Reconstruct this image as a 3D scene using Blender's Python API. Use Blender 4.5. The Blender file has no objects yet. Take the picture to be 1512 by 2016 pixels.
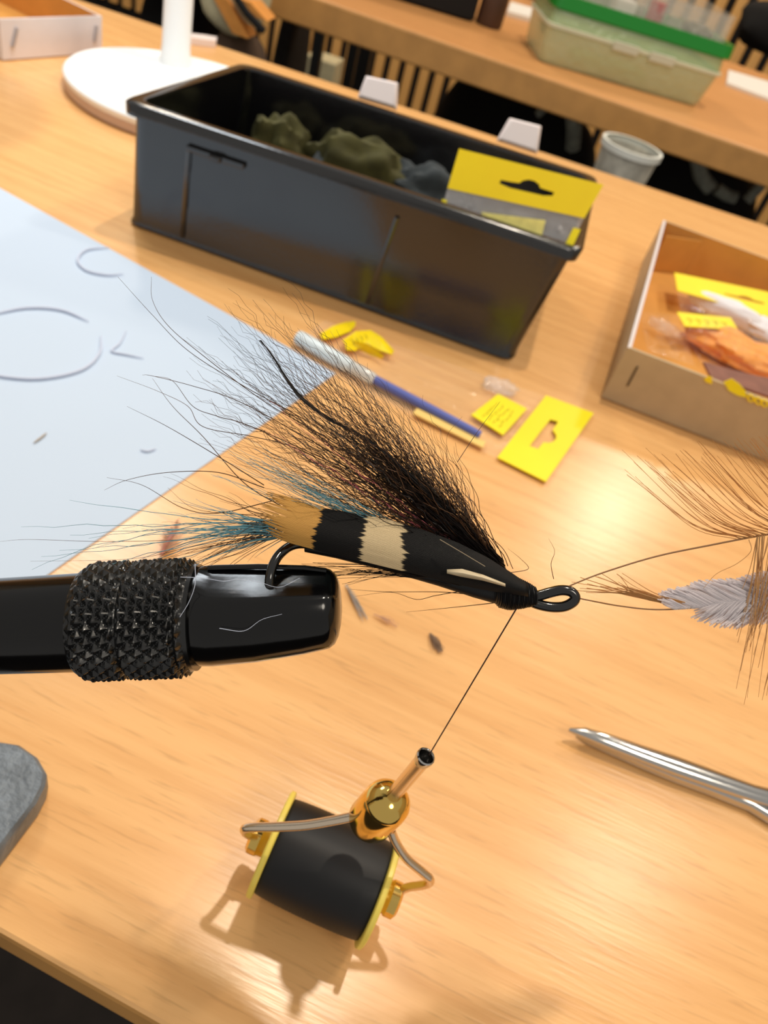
import bpy, math, random
from mathutils import Vector, Matrix, noise
random.seed(7)
PI = math.pi
scene = bpy.context.scene
COL = scene.collection

# ------------------------------------------------------------------ camera
T = 0.74            # table top height
H = 0.18            # camera height above the table
FPX = 1480.0        # focal length in pixels of the 1512 x 2016 frame
DEP = math.radians(41.6)
ROLL = math.radians(19.0)
CAM = Vector((0, 0, T + H))
FWD = Vector((0, math.cos(DEP), -math.sin(DEP)))
_R = Vector((1, 0, 0)); _D = Vector((0, -math.sin(DEP), -math.cos(DEP)))
IX = math.cos(ROLL) * _R - math.sin(ROLL) * _D      # image right
IY = math.sin(ROLL) * _R + math.cos(ROLL) * _D      # image down
cd = bpy.data.cameras.new('camera')
cd.sensor_fit = 'VERTICAL'; cd.sensor_height = 36.0; cd.sensor_width = 27.0
cd.lens = 36.0 * FPX / 2016.0
cd.clip_start = 0.004; cd.clip_end = 60
cam = bpy.data.objects.new('camera', cd); COL.objects.link(cam)
m = Matrix((IX, -IY, -FWD)).transposed().to_4x4(); m.translation = CAM
cam.matrix_world = m
cd.dof.use_dof = True
cd.dof.focus_distance = 0.108
cd.dof.aperture_fstop = (cd.lens / 1000.0) / 0.00085
scene.camera = cam

# ------------------------------------------------------------------ light
w = bpy.data.worlds.new('room_light'); scene.world = w; w.use_nodes = True
w.node_tree.nodes['Background'].inputs[0].default_value = (1.0, 0.95, 0.88, 1)
w.node_tree.nodes['Background'].inputs[1].default_value = 0.50

def spot_lamp(name, loc, power, radius, col):
    l = bpy.data.lights.new(name, 'POINT'); l.energy = power; l.shadow_soft_size = radius; l.color = col
    o = bpy.data.objects.new(name, l); COL.objects.link(o); o.location = loc; return o
def area_lamp(name, loc, aim, size, power, col, shape='DISK'):
    l = bpy.data.lights.new(name, 'AREA'); l.shape = shape; l.size = size; l.energy = power; l.color = col
    o = bpy.data.objects.new(name, l); COL.objects.link(o); o.location = loc
    o.rotation_euler = (Vector(aim) - Vector(loc)).to_track_quat('-Z', 'Y').to_euler(); return o
spot_lamp('ceiling_or_fill_lamp', (0.13, 0.68, T + 1.85), 58, 0.03, (1.0, 0.88, 0.72))
spot_lamp('ceiling_or_fill_lamp', (0.95, 1.1, T + 1.85), 26, 0.06, (1.0, 0.88, 0.72))
spot_lamp('ceiling_or_fill_lamp', (0.75, -0.7, T + 1.7), 36, 0.25, (1.0, 0.90, 0.76))  # soft fill added behind the camera to lift surfaces facing it
spot_lamp('ceiling_or_fill_lamp', (-1.2, 2.2, T + 1.75), 55, 0.10, (1.0, 0.86, 0.68))  # unseen light added to brighten the background, left side
spot_lamp('ceiling_or_fill_lamp', (0.9, 2.6, T + 1.75), 45, 0.10, (1.0, 0.86, 0.68))  # second added background light, right side, no visible source

vs = scene.view_settings
scene.display_settings.display_device = 'sRGB'
vs.view_transform = 'Standard'; vs.look = 'None'; vs.gamma = 1.0; vs.use_curve_mapping = False
vs.exposure = -0.20

# ------------------------------------------------------------------ picture -> place
def ray(px, py): return FWD + IX * ((px - 756) / FPX) + IY * ((py - 1008) / FPX)
def G(px, py, h=0.0):
    r = ray(px, py); return CAM + r * ((H - h) / -r.z)
def P(px, py, z): return CAM + ray(px, py) * z
def PY(px, py, y):
    r = ray(px, py); return CAM + r * (y / r.y)
def PL(px, py, p0, n):
    r = ray(px, py); return CAM + r * ((p0 - CAM).dot(n) / r.dot(n))
Z0 = 0.1076
def FP(px, py, dz=0.0): return P(px, py, Z0 + dz)
S0 = Z0 / FPX

# ------------------------------------------------------------------ materials
def nodemat(name):
    mt = bpy.data.materials.new(name); mt.use_nodes = True
    nt = mt.node_tree; b = nt.nodes['Principled BSDF']; return mt, nt, b
def lin(c):
    return tuple(((v/255)/12.92 if v/255 <= .04045 else ((v/255+.055)/1.055)**2.4) for v in c) + (1,)
def mat(name, rgb, rough=0.5, metal=0.0, spec=0.5, var=0.0, vscale=60, bump=0.0, bscale=300, alpha=1.0, trans=0.0, sheen=0.0):
    mt, nt, b = nodemat(name)
    c = lin(rgb)
    b.inputs['Base Color'].default_value = c
    b.inputs['Roughness'].default_value = rough
    b.inputs['Metallic'].default_value = metal
    b.inputs['Specular IOR Level'].default_value = spec
    b.inputs['Alpha'].default_value = alpha
    b.inputs['Transmission Weight'].default_value = trans
    if sheen: b.inputs['Sheen Weight'].default_value = sheen
    tc = nt.nodes.new('ShaderNodeTexCoord')
    if var:
        n = nt.nodes.new('ShaderNodeTexNoise'); n.inputs['Scale'].default_value = vscale; n.inputs['Detail'].default_value = 4
        nt.links.new(tc.outputs['Object'], n.inputs['Vector'])
        r = nt.nodes.new('ShaderNodeValToRGB')
        r.color_ramp.elements[0].position = .3; r.color_ramp.elements[1].position = .7
        r.color_ramp.elements[0].color = tuple(v * (1 - var) for v in c[:3]) + (1,)
        r.color_ramp.elements[1].color = tuple(min(1, v * (1 + var)) for v in c[:3]) + (1,)
        nt.links.new(n.outputs['Fac'], r.inputs['Fac']); nt.links.new(r.outputs['Color'], b.inputs['Base Color'])
    if bump:
        n2 = nt.nodes.new('ShaderNodeTexNoise'); n2.inputs['Scale'].default_value = bscale; n2.inputs['Detail'].default_value = 3
        nt.links.new(tc.outputs['Object'], n2.inputs['Vector'])
        bp = nt.nodes.new('ShaderNodeBump'); bp.inputs['Strength'].default_value = bump; bp.inputs['Distance'].default_value = 0.001
        nt.links.new(n2.outputs['Fac'], bp.inputs['Height']); nt.links.new(bp.outputs['Normal'], b.inputs['Normal'])
    return mt
def film(name, rgb, alpha=0.12, rough=0.12):
    mt, nt, b = nodemat(name)
    b.inputs['Base Color'].default_value = lin(rgb); b.inputs['Roughness'].default_value = rough
    b.inputs['Alpha'].default_value = alpha; b.inputs['Specular IOR Level'].default_value = 1.0
    b.inputs['Coat Weight'].default_value = 1.0; b.inputs['Coat Roughness'].default_value = 0.06
    n2 = nt.nodes.new('ShaderNodeTexNoise'); n2.inputs['Scale'].default_value = 120
    tc = nt.nodes.new('ShaderNodeTexCoord'); nt.links.new(tc.outputs['Object'], n2.inputs['Vector'])
    bp = nt.nodes.new('ShaderNodeBump'); bp.inputs['Strength'].default_value = 1.0; bp.inputs['Distance'].default_value = 0.002
    nt.links.new(n2.outputs['Fac'], bp.inputs['Height']); nt.links.new(bp.outputs['Normal'], b.inputs['Normal'])
    return mt
def wood(name, light, dark, rough=0.26, ang=-7, sx=9, sy=190, fleck=True):
    mt, nt, b = nodemat(name); L = nt.links.new
    tc = nt.nodes.new('ShaderNodeTexCoord')
    mp = nt.nodes.new('ShaderNodeMapping'); mp.inputs['Rotation'].default_value[2] = math.radians(-ang)
    L(tc.outputs['Object'], mp.inputs['Vector'])
    mp2 = nt.nodes.new('ShaderNodeMapping'); mp2.inputs['Scale'].default_value = (sx, sy, 1)
    L(mp.outputs['Vector'], mp2.inputs['Vector'])
    n1 = nt.nodes.new('ShaderNodeTexNoise'); n1.inputs['Scale'].default_value = 1; n1.inputs['Detail'].default_value = 5; n1.inputs['Roughness'].default_value = .6
    L(mp2.outputs['Vector'], n1.inputs['Vector'])
    mp3 = nt.nodes.new('ShaderNodeMapping'); mp3.inputs['Scale'].default_value = (sx * 9, sy * 5.2, 1)
    L(mp.outputs['Vector'], mp3.inputs['Vector'])
    n2 = nt.nodes.new('ShaderNodeTexNoise'); n2.inputs['Scale'].default_value = 1; n2.inputs['Detail'].default_value = 2
    L(mp3.outputs['Vector'], n2.inputs['Vector'])
    r = nt.nodes.new('ShaderNodeValToRGB')
    r.color_ramp.elements[0].position = .30; r.color_ramp.elements[0].color = lin(dark)
    r.color_ramp.elements[1].position = .62; r.color_ramp.elements[1].color = lin(light)
    L(n1.outputs['Fac'], r.inputs['Fac'])
    r2 = nt.nodes.new('ShaderNodeValToRGB')
    r2.color_ramp.elements[0].position = .58; r2.color_ramp.elements[0].color = (0, 0, 0, 1)
    r2.color_ramp.elements[1].position = .72; r2.color_ramp.elements[1].color = (.36, .36, .36, 1)
    L(n2.outputs['Fac'], r2.inputs['Fac'])
    mx = nt.nodes.new('ShaderNodeMix'); mx.data_type = 'RGBA'
    L(r2.outputs['Color'], mx.inputs[0]); L(r.outputs['Color'], mx.inputs[6])
    mx.inputs[7].default_value = tuple(v * .62 for v in lin(dark)[:3]) + (1,)
    L(mx.outputs[2], b.inputs['Base Color'])
    b.inputs['Roughness'].default_value = rough
    b.inputs['Specular IOR Level'].default_value = .5
    bp = nt.nodes.new('ShaderNodeBump'); bp.inputs['Strength'].default_value = .12; bp.inputs['Distance'].default_value = .0004
    L(n2.outputs['Fac'], bp.inputs['Height']); L(bp.outputs['Normal'], b.inputs['Normal'])
    return mt

M = {}
M['wood'] = wood('desk_wood', (240, 186, 122), (226, 168, 104))
M['wood2'] = wood('far_desk_wood', (222, 160, 98), (206, 144, 84), rough=.4)
M['edge'] = mat('edge_band', (206, 152, 86), .5, var=.1, vscale=40)
M['slat'] = wood('slat_wood', (232, 178, 104), (208, 152, 84), rough=.6, ang=90, sx=6, sy=60)
M['dark'] = mat('dark_backing', (16, 13, 11), .9)
M['floor'] = mat('floor_carpet', (34, 29, 27), .95, var=.25, vscale=30, bump=.3, bscale=200)
M['metal_leg'] = mat('desk_leg_metal', (60, 60, 62), .4, metal=.8)
M['paper'] = mat('paper', (196, 212, 232), .6, spec=.3, var=.015, vscale=8)
M['black_plastic'] = mat('black_plastic', (15, 15, 17), .17, spec=.95, bump=.05, bscale=500)
M['black_gloss'] = mat('black_anodised', (5, 5, 6), .14, spec=.45, bump=.012, bscale=400)
M['knurl'] = mat('knurled_black', (12, 13, 14), .24, metal=.1, spec=.7)
M['grey_base'] = mat('grey_cast_metal', (112, 120, 128), .48, metal=.3, var=.25, vscale=180, bump=.35, bscale=700)
M['brass'] = mat('polished_brass', (232, 196, 108), .1, metal=1.0)
M['wire'] = mat('nickel_wire', (232, 214, 190), .2, metal=1.0)
M['chrome'] = mat('polished_steel', (200, 198, 194), .13, metal=1.0)
M['tube_in'] = mat('tube_bore', (4, 4, 5), .4)
M['thread'] = mat('black_thread', (14, 14, 17), .5, spec=.4, bump=.0)
M['thread_line'] = mat('taut_thread', (60, 38, 30), .5)
M['yellow_plastic'] = mat('pale_yellow_plastic', (240, 216, 96), .35)
M['yellow'] = mat('yellow_card', (250, 232, 10), .45, var=.02)
M['yellow2'] = mat('deep_yellow_card', (255, 224, 6), .45, var=.03)
M['ink'] = mat('dark_ink', (120, 112, 10), .7)
M['film'] = film('clear_film', (245, 245, 242), .07)
M['milky'] = film('milky_film', (240, 238, 240), .22)
M['white_plastic'] = mat('white_plastic', (250, 252, 252), .35)
M['pink_white'] = mat('off_white_plastic', (246, 234, 232), .4)
M['lamp_rim'] = mat('lamp_base_rim', (206, 178, 160), .4)
M['board_out'] = mat('white_lined_board', (226, 218, 218), .75, var=.03)
M['board_grey'] = mat('grey_board', (190, 166, 130), .85, var=.06, vscale=90)
M['kraft'] = mat('brown_kraft_board', (218, 156, 74), .85, var=.06, vscale=60)
M['staple'] = mat('dark_staple', (70, 56, 50), .4, metal=.6)
M['staple_l'] = mat('pale_staple', (178, 172, 174), .4, metal=.4)
M['hair'] = mat('black_hair', (22, 15, 13), .45, spec=.45)
M['hair_brown'] = mat('brown_hair', (92, 62, 40), .5)
M['hair_blue'] = mat('blue_hair', (136, 192, 206), .5)
M['hair_pink'] = mat('pink_hair', (210, 110, 120), .5)
M['hook'] = mat('black_japanned_hook', (7, 7, 8), .12, spec=.8)
M['barb'] = mat('grey_tan_barb', (214, 172, 116), .6)
M['stem'] = mat('brown_stem', (136, 96, 58), .4)
M['white_vane'] = mat('white_vane', (240, 234, 236), .7)
M['clip'] = mat('pale_fibre', (204, 212, 232), .6)
M['clip_grey'] = mat('grey_fibre', (178, 168, 158), .7)
M['fluff'] = mat('grey_fluff', (150, 122, 98), .8)
M['fluff_tan'] = mat('tan_fluff', (226, 190, 160), .8)
M['blue_rod'] = mat('blue_rod', (92, 104, 178), .4)
M['pale_yellow'] = mat('pale_yellow_strip', (244, 206, 118), .5)
M['pale_tube'] = film('milky_tube', (222, 230, 232), .65, .2)
M['orange_fur'] = mat('orange_fur', (250, 160, 62), .6, var=.15, vscale=300, sheen=.3)
M['mauve'] = mat('mauve_hide', (134, 88, 74), .7, var=.15, vscale=120)
M['white_fur'] = mat('white_fur', (238, 236, 240), .7)
M['olive'] = mat('olive_fluff_shaded', (70, 66, 24), .8, var=.3, vscale=120)  # olive darkened to carry the shade inside the black box
M['teal_grey'] = mat('grey_fluff_shaded', (52, 58, 60), .8, var=.2, vscale=120)  # grey with the box's inner shade put into the colour
M['fabric_black'] = mat('black_cloth', (11, 10, 11), .9, var=.3, vscale=40, bump=.4, bscale=120)
M['fabric_grey'] = mat('grey_cloth', (200, 196, 182), .9, var=.35, vscale=60, bump=.4, bscale=120)
M['strap'] = mat('grey_strap', (150, 154, 142), .85, var=.3, vscale=80)
M['cream'] = mat('cream_cloth', (226, 216, 176), .9, var=.1, vscale=40)
M['orange_cloth'] = mat('orange_cloth', (226, 152, 72), .9, var=.1)
M['brown_cloth'] = mat('brown_cloth', (82, 62, 46), .9, var=.1)
M['chair_black'] = mat('black_steel', (14, 13, 13), .4)
M['navy'] = mat('navy_cloth', (48, 54, 96), .8)
M['brown_roll'] = mat('brown_leather', (74, 52, 42), .5, var=.1)
M['cyl_white'] = mat('white_card', (238, 234, 226), .7)
M['clear_green'] = film('green_tinted_plastic', (176, 206, 150), .45, .3)
M['frost'] = film('frosted_plastic', (206, 220, 180), .62, .35)
M['green'] = mat('green_plastic', (24, 138, 44), .25)
M['clear_box'] = film('clear_organiser_plastic', (240, 236, 224), .22, .15)
M['red'] = mat('red_spool', (190, 40, 60), .4)
M['grey_item'] = mat('grey_beads', (112, 104, 92), .6, var=.3, vscale=200)
M['amber'] = mat('amber_bead', (224, 176, 60), .4)
M['taupe'] = mat('taupe_clip', (170, 150, 130), .6)

def barred():
    mt, nt, b = nodemat('barred_feather'); L = nt.links.new
    uv = nt.nodes.new('ShaderNodeUVMap')
    sp = nt.nodes.new('ShaderNodeSeparateXYZ'); L(uv.outputs['UV'], sp.inputs[0])
    mp = nt.nodes.new('ShaderNodeMapping'); mp.inputs['Scale'].default_value = (2.5, 11, 1); L(uv.outputs['UV'], mp.inputs['Vector'])
    n = nt.nodes.new('ShaderNodeTexNoise'); n.inputs['Scale'].default_value = 1; n.inputs['Detail'].default_value = 4
    L(mp.outputs['Vector'], n.inputs['Vector'])
    a = nt.nodes.new('ShaderNodeMath'); a.operation = 'MULTIPLY_ADD'; L(n.outputs['Fac'], a.inputs[0]); a.inputs[1].default_value = .085; a.inputs[2].default_value = -.042
    s = nt.nodes.new('ShaderNodeMath'); s.operation = 'ADD'; L(sp.outputs['X'], s.inputs[0]); L(a.outputs[0], s.inputs[1])
    r = nt.nodes.new('ShaderNodeValToRGB'); cr = r.color_ramp; cr.interpolation = 'LINEAR'
    BK = (.0025, .002, .002, 1); TAN = lin((214, 160, 82)); CR = lin((226, 202, 158)); WH = lin((216, 204, 178))
    stops = [(0, TAN), (.232, TAN), (.238, BK), (.370, BK), (.376, CR), (.495, CR), (.501, BK), (1, BK)]
    while len(cr.elements) < len(stops): cr.elements.new(.5)
    for e, (p, c) in zip(cr.elements, stops): e.position = p; e.color = c
    L(s.outputs[0], r.inputs['Fac'])
    mp2 = nt.nodes.new('ShaderNodeMapping'); mp2.inputs['Scale'].default_value = (6, 90, 1); L(uv.outputs['UV'], mp2.inputs['Vector'])
    n2 = nt.nodes.new('ShaderNodeTexNoise'); n2.inputs['Scale'].default_value = 1; L(mp2.outputs['Vector'], n2.inputs['Vector'])
    mx = nt.nodes.new('ShaderNodeMix'); mx.data_type = 'RGBA'; mx.blend_type = 'MULTIPLY'; mx.inputs[0].default_value = .35
    r3 = nt.nodes.new('ShaderNodeValToRGB'); r3.color_ramp.elements[0].position = .3; r3.color_ramp.elements[0].color = (.55, .5, .45, 1); r3.color_ramp.elements[1].position = .65; r3.color_ramp.elements[1].color = (1, 1, 1, 1)
    L(n2.outputs['Fac'], r3.inputs['Fac'])
    L(r.outputs['Color'], mx.inputs[6]); L(r3.outputs['Color'], mx.inputs[7])
    L(mx.outputs[2], b.inputs['Base Color']); b.inputs['Roughness'].default_value = .55
    b.inputs['Specular IOR Level'].default_value = .25
    return mt
def thin(name, rgb, tr=.5):
    mt, nt, b = nodemat(name); c = lin(rgb)
    b.inputs['Base Color'].default_value = c; b.inputs['Roughness'].default_value = .6
    t = nt.nodes.new('ShaderNodeBsdfTranslucent'); t.inputs['Color'].default_value = c
    mx = nt.nodes.new('ShaderNodeMixShader'); mx.inputs[0].default_value = tr
    nt.links.new(b.outputs[0], mx.inputs[1]); nt.links.new(t.outputs[0], mx.inputs[2])
    nt.links.new(mx.outputs[0], nt.nodes['Material Output'].inputs['Surface']); return mt
M['barb'] = thin('grey_tan_barb', (222, 180, 122), .5)
M['white_vane'] = thin('white_vane', (246, 242, 244), .5)
M['fluff_tan'] = thin('tan_fluff', (232, 200, 174), .5)
M['fluff'] = thin('grey_fluff', (190, 160, 132), .5)
M['barred'] = barred()
M['sliver'] = mat('pale_feather_shaft', (216, 198, 164), .5)

# ------------------------------------------------------------------ mesh helpers
class MB:
    def __init__(s): s.v = []; s.f = []; s.uv = None
    def add(s, vs_, fs):
        o = len(s.v); s.v += [Vector(p) for p in vs_]; s.f += [tuple(i + o for i in f) for f in fs]; return s
    def grid(s, rows, closed=True, cap0=False, cap1=False):
        n = len(rows[0]); o = len(s.v)
        for r in rows: s.v += [Vector(p) for p in r]
        for i in range(len(rows) - 1):
            for j in range(n if closed else n - 1):
                k = (j + 1) % n
                s.f.append((o + i*n + j, o + i*n + k, o + (i+1)*n + k, o + (i+1)*n + j))
        if cap0: s.f.append(tuple(o + j for j in reversed(range(n))))
        if cap1: s.f.append(tuple(o + (len(rows)-1)*n + j for j in range(n)))
        return s
    def tube(s, path, rad, sides=8, caps=True):
        n = len(path); path = [Vector(p) for p in path]
        rr = rad if isinstance(rad, (list, tuple)) else [rad] * n
        t = (path[1] - path[0]).normalized()
        a = t.cross(Vector((0, 0, 1)))
        if a.length < .1: a = t.cross(Vector((1, 0, 0)))
        a.normalize(); rows = []
        for i in range(n):
            t2 = (path[min(i+1, n-1)] - path[max(i-1, 0)])
            t2 = t2.normalized() if t2.length > 1e-12 else t
            a = (a - t2 * a.dot(t2)); a.normalize(); b = t2.cross(a)
            rows.append([path[i] + (a * math.cos(2*PI*k/sides) + b * math.sin(2*PI*k/sides)) * rr[i] for k in range(sides)])
        return s.grid(rows, True, caps, caps)
    def lathe(s, o, axis, prof, seg=32, caps=(True, True)):
        # prof: (distance along the axis, radius)
        o = Vector(o); ax = Vector(axis).normalized()
        a = ax.cross(Vector((0, 0, 1)))
        if a.length < .1: a = ax.cross(Vector((1, 0, 0)))
        a.normalize(); b = ax.cross(a)
        rows = [[o + ax*d + (a*math.cos(2*PI*k/seg) + b*math.sin(2*PI*k/seg))*r for k in range(seg)] for d, r in prof]
        return s.grid(rows, True, *caps)
    def box(s, o, ex, ey, ez):
        o, ex, ey, ez = map(Vector, (o, ex, ey, ez))
        v = [o, o+ex, o+ex+ey, o+ey, o+ez, o+ex+ez, o+ex+ey+ez, o+ey+ez]
        return s.add(v, [(0,3,2,1), (4,5,6,7), (0,1,5,4), (1,2,6,5), (2,3,7,6), (3,0,4,7)])
    def slab(s, poly, up):
        # a flat polygon with thickness
        up = Vector(up); n = len(poly); poly = [Vector(p) for p in poly]
        return s.grid([poly, [p + up for p in poly]], True, True, True)
    def loops(s, ls, cap0=True, cap1=True): return s.grid(ls, True, cap0, cap1)
    def build(s, name, mt, parent=None, loc=None, smooth=35, kind=None, bevel=None):
        if parent is not None:
            r = parent
            while r.parent: r = r.parent
            org = r.location
        else:
            if loc is None:
                n = len(s.v); loc = Vector((sum(p.x for p in s.v)/n, sum(p.y for p in s.v)/n, min(p.z for p in s.v)))
            org = Vector(loc)
        me = bpy.data.meshes.new(name)
        me.from_pydata([tuple(p - org) for p in s.v], [], s.f); me.update()
        mts = mt if isinstance(mt, list) else [mt]
        for q in mts: me.materials.append(q)
        if s.uv:
            ul = me.uv_layers.new(name='UVMap')
            for l in me.loops: ul.data[l.index].uv = s.uv[l.vertex_index]
        if smooth:
            for p in me.polygons: p.use_smooth = True
            me.set_sharp_from_angle(angle=math.radians(smooth))
        o = bpy.data.objects.new(name, me); COL.objects.link(o)
        if parent is not None: o.parent = parent
        else: o.location = org
        if kind: o['kind'] = kind
        if bevel:
            md = o.modifiers.new('bevel', 'BEVEL'); md.width = bevel; md.segments = 2; md.limit_method = 'ANGLE'
        return o
def tag(o, label, cat, group=None):
    o['label'] = label; o['category'] = cat
    if group: o['group'] = group
    return o
def thing(name, loc, label, cat, group=None):
    o = bpy.data.objects.new(name, None); COL.objects.link(o); o.location = Vector(loc); o.empty_display_size = .01
    return tag(o, label, cat, group)
def rquad(c, r, seg=5):
    # corners (counter clockwise seen from above) -> rounded loop
    c = [Vector(p) for p in c]; out = []; n = len(c)
    for i in range(n):
        p, a, b = c[i], c[i-1], c[(i+1) % n]
        d1 = (a - p).normalized(); d2 = (b - p).normalized()
        for k in range(seg + 1):
            t = k / seg; q1 = p + d1 * r; q2 = p + d2 * r
            out.append(q1*(1-t)**2 + p*2*t*(1-t) + q2*t*t)
    return out
def zup(ps, z): return [Vector((p.x, p.y, z)) for p in ps]
def shrink(c, d):
    # move each corner of a flat quad inwards by d
    out = []; n = len(c)
    for i in range(n):
        p, a, b = c[i], c[i-1], c[(i+1) % n]
        out.append(p + ((a-p).normalized() + (b-p).normalized()) * d)
    return out
def lerp(a, b, t): return a + (b - a) * t
def interp(x, pts):
    for (x0, y0), (x1, y1) in zip(pts, pts[1:]):
        if x <= x1: return y0 + (y1-y0) * max(0, (x-x0)) / (x1-x0)
    return pts[-1][1]
def smoothpath(pts, n=8):
    out = []; p = [Vector(q) for q in pts]; p = [p[0]*2 - p[1]] + p + [p[-1]*2 - p[-2]]
    for i in range(1, len(p) - 2):
        for k in range(n):
            t = k / n; a, b, c, d = p[i-1], p[i], p[i+1], p[i+2]
            out.append(.5*((2*b) + (c-a)*t + (2*a-5*b+4*c-d)*t*t + (3*b-a-3*c+d)*t**3))
    out.append(p[-2]); return out
def blob(mb, c, ax, ay, az, seed=0, amp=.12, pw=2.4, nu=28, nv=16, sc=1.6):
    rows = []
    for i in range(nv + 1):
        f = -PI/2 + PI * i / nv; row = []
        for j in range(nu):
            t = 2*PI*j/nu
            def sg(v, e): return math.copysign(abs(v)**e, v)
            e = 2/pw
            d = Vector((sg(math.cos(f), e)*sg(math.cos(t), e), sg(math.cos(f), e)*sg(math.sin(t), e), sg(math.sin(f), e)))
            k = 1 + amp * noise.noise(d*sc + Vector((seed*7.3, seed, 0)))
            row.append(Vector(c) + (Vector(ax)*d.x + Vector(ay)*d.y + Vector(az)*d.z) * k)
        rows.append(row)
    return mb.grid(rows, True)

# ================================================================== SETTING
mb = MB().box((-4, -1.5, -.05), (8, 0, 0), (0, 6, 0), (0, 0, .05))
mb.build('floor', M['floor'], smooth=0)['kind'] = 'structure'
WY = 3.3
def wally(x): return WY - .10 * x
wd = Vector((1, -.10, 0)).normalized(); wn = Vector((-wd.y, wd.x, 0))
wb = MB().box((-4.0, wally(-4.0), 0), wd*8.06, wn*.08, (0, 0, 2.7)).build('wall_back', M['dark'], smooth=0)
wb['kind'] = 'structure'
org = wb.location
proto = None; pitch = .062
for i in range(126):
    x = -3.9 + i * pitch
    p = Vector((x, wally(x) - .0005, .06))
    if proto is None:
        b = MB(); e = wd*.036; q = wn*-.020
        lo = [p + q*0, p + q*.75, p + q + e*.12, p + q + e*.88, p + q*.75 + e, p + e]
        b.grid([[v for v in lo], [v + Vector((0, 0, 2.4)) for v in lo]], True, True, True)
        proto = b.build('slat', M['slat'], wb, smooth=0); p0 = p
    else:
        o = proto.copy(); COL.objects.link(o); o.parent = wb; o.location = p - p0

M['wall_paint'] = mat('cream_wall_paint', (206, 192, 168), .85, var=.04, vscale=3)
MB().box((-4.08, -1.5, 0), (.08, 0, 0), (0, 5.2, 0), (0, 0, 2.7)).build('wall_left', M['wall_paint'], smooth=0)['kind'] = 'structure'
MB().box((4.0, -1.5, 0), (.08, 0, 0), (0, 4.4, 0), (0, 0, 2.7)).build('wall_right', M['wall_paint'], smooth=0)['kind'] = 'structure'
# ------------------------------------------------------------------ near desk
fl, fr = G(0, 1838), G(312, 2016)
dirf = (fr - fl).normalized(); fl = fl - dirf * .70; fr = fr + dirf * .65
bl, br = G(-330, -160), G(2300, 704)
desk = thing('desk', (0, .38, 0), 'long light beech desk that carries the vise and the black box', 'desk')
q = [fl, fr, br, bl]
rows = []
TH = .016
for z, d in ((T-TH, .004), (T-TH+.005, .0002), (T-.002, 0), (T-.0006, .0003), (T, .001)):
    rows.append(zup(shrink(q, d), z))
mb = MB().grid(rows, True, True, True); top = mb.build('desk_top', [M['wood'], M['edge']], desk, smooth=0)
for p in top.data.polygons:
    if abs(p.normal.z) < .6: p.material_index = 1
ce = sum(q, Vector()) / 4
for c in q:
    p = lerp(c, ce, .12) ; p = Vector((p.x, p.y, 0))
    MB().box(p - Vector((.02, .02, 0)), (.04, 0, 0), (0, .04, 0), (0, 0, T-TH)).build('leg', M['metal_leg'], desk, smooth=0)

# ------------------------------------------------------------------ far desk
a, b = G(900, 91), G(1512, 303)
dd = (b - a).normalized(); a = a - dd*1.3; b = b + dd*1.2; nn = Vector((-dd.y, dd.x, 0))
q = [a, b, b + nn*.69, a + nn*.69]
desk2 = thing('desk', (.2, 1.4, 0), 'second beech desk behind, carrying the green topped organiser box', 'desk')
rows = [zup(shrink(q, d), z) for z, d in ((T-.034, .0015), (T-.032, 0), (T-.003, 0), (T-.001, .001), (T, .003))]
mb = MB().grid(rows, True, True, True); top2 = mb.build('desk_top', [M['wood2'], M['edge']], desk2, smooth=0)
for p in top2.data.polygons:
    if abs(p.normal.z) < .6: p.material_index = 1
ce = sum(q, Vector()) / 4
for c in q:
    p = lerp(c, ce, .1); p = Vector((p.x, p.y, 0))
    MB().box(p - Vector((.02, .02, 0)), (.04, 0, 0), (0, .04, 0), (0, 0, T-.034)).build('leg', M['metal_leg'], desk2, smooth=0)

# ================================================================== PAPER
q = [G(660, 737), G(0, 372)]
d = (q[1] - q[0]).normalized(); e = (G(60, 1120) - q[0]); e = (e - d*e.dot(d)).normalized()
c0 = q[0]
mb = MB(); nx, ny = 12, 12; rows = []
for j in range(ny + 1):
    row = []
    for i in range(nx + 1):
        p = c0 + d*(.297*i/nx) + e*(.21*j/ny)
        row.append(Vector((p.x, p.y, T + .0004)))
    rows.append(row)
top_rows = rows; mb.grid(rows, False)
mb.grid([[p - Vector((0, 0, .0003)) for p in r] for r in rows], False)
paper = MB().slab([zup([c0], T + .0001)[0], zup([c0 + d*.297], T + .0001)[0], zup([c0 + d*.297 + e*.21], T + .0001)[0], zup([c0 + e*.21], T + .0001)[0]], (0, 0, .0004)).build('paper_sheet', M['paper'], smooth=0)
tag(paper, 'plain white paper sheet lying on the desk behind the vise', 'paper')
ZP = .0006
def strand(name, pts, r, mt, label, cat, h=ZP, closed=False, taper=True):
    path = smoothpath([G(x, y, h + r) for x, y in pts], 6)
    n = len(path); rr = [r * (1 - .7*abs(2*i/(n-1) - 1)**3) if taper else r for i in range(n)]
    return tag(MB().tube(path, rr, 6).build(name, mt), label, cat)
strand('fibre_curl', [(175, 632), (120, 610), (50, 606), (-30, 622)], .0006, M['clip'], 'broad pale arc of fibre on the paper, upper half of the big ring shape', 'fibre')
strand('fibre_curl', [(199, 660), (196, 695), (160, 728), (80, 745), (0, 740), (-50, 725)], .0006, M['clip'], 'long pale arc of fibre on the paper, lower half of the big ring shape', 'fibre')
strand('fibre_curl', [(215, 487), (170, 492), (153, 512), (170, 532), (210, 541), (243, 539)], .0006, M['clip'], 'small pale hook shaped fibre near the far edge of the paper', 'fibre')
strand('fibre_clipping', [(249, 650), (236, 675), (220, 691), (250, 698), (283, 705)], .00045, M['clip'], 'bent V shaped pale clipping on the paper between ring and hair wing', 'fibre')
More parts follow.
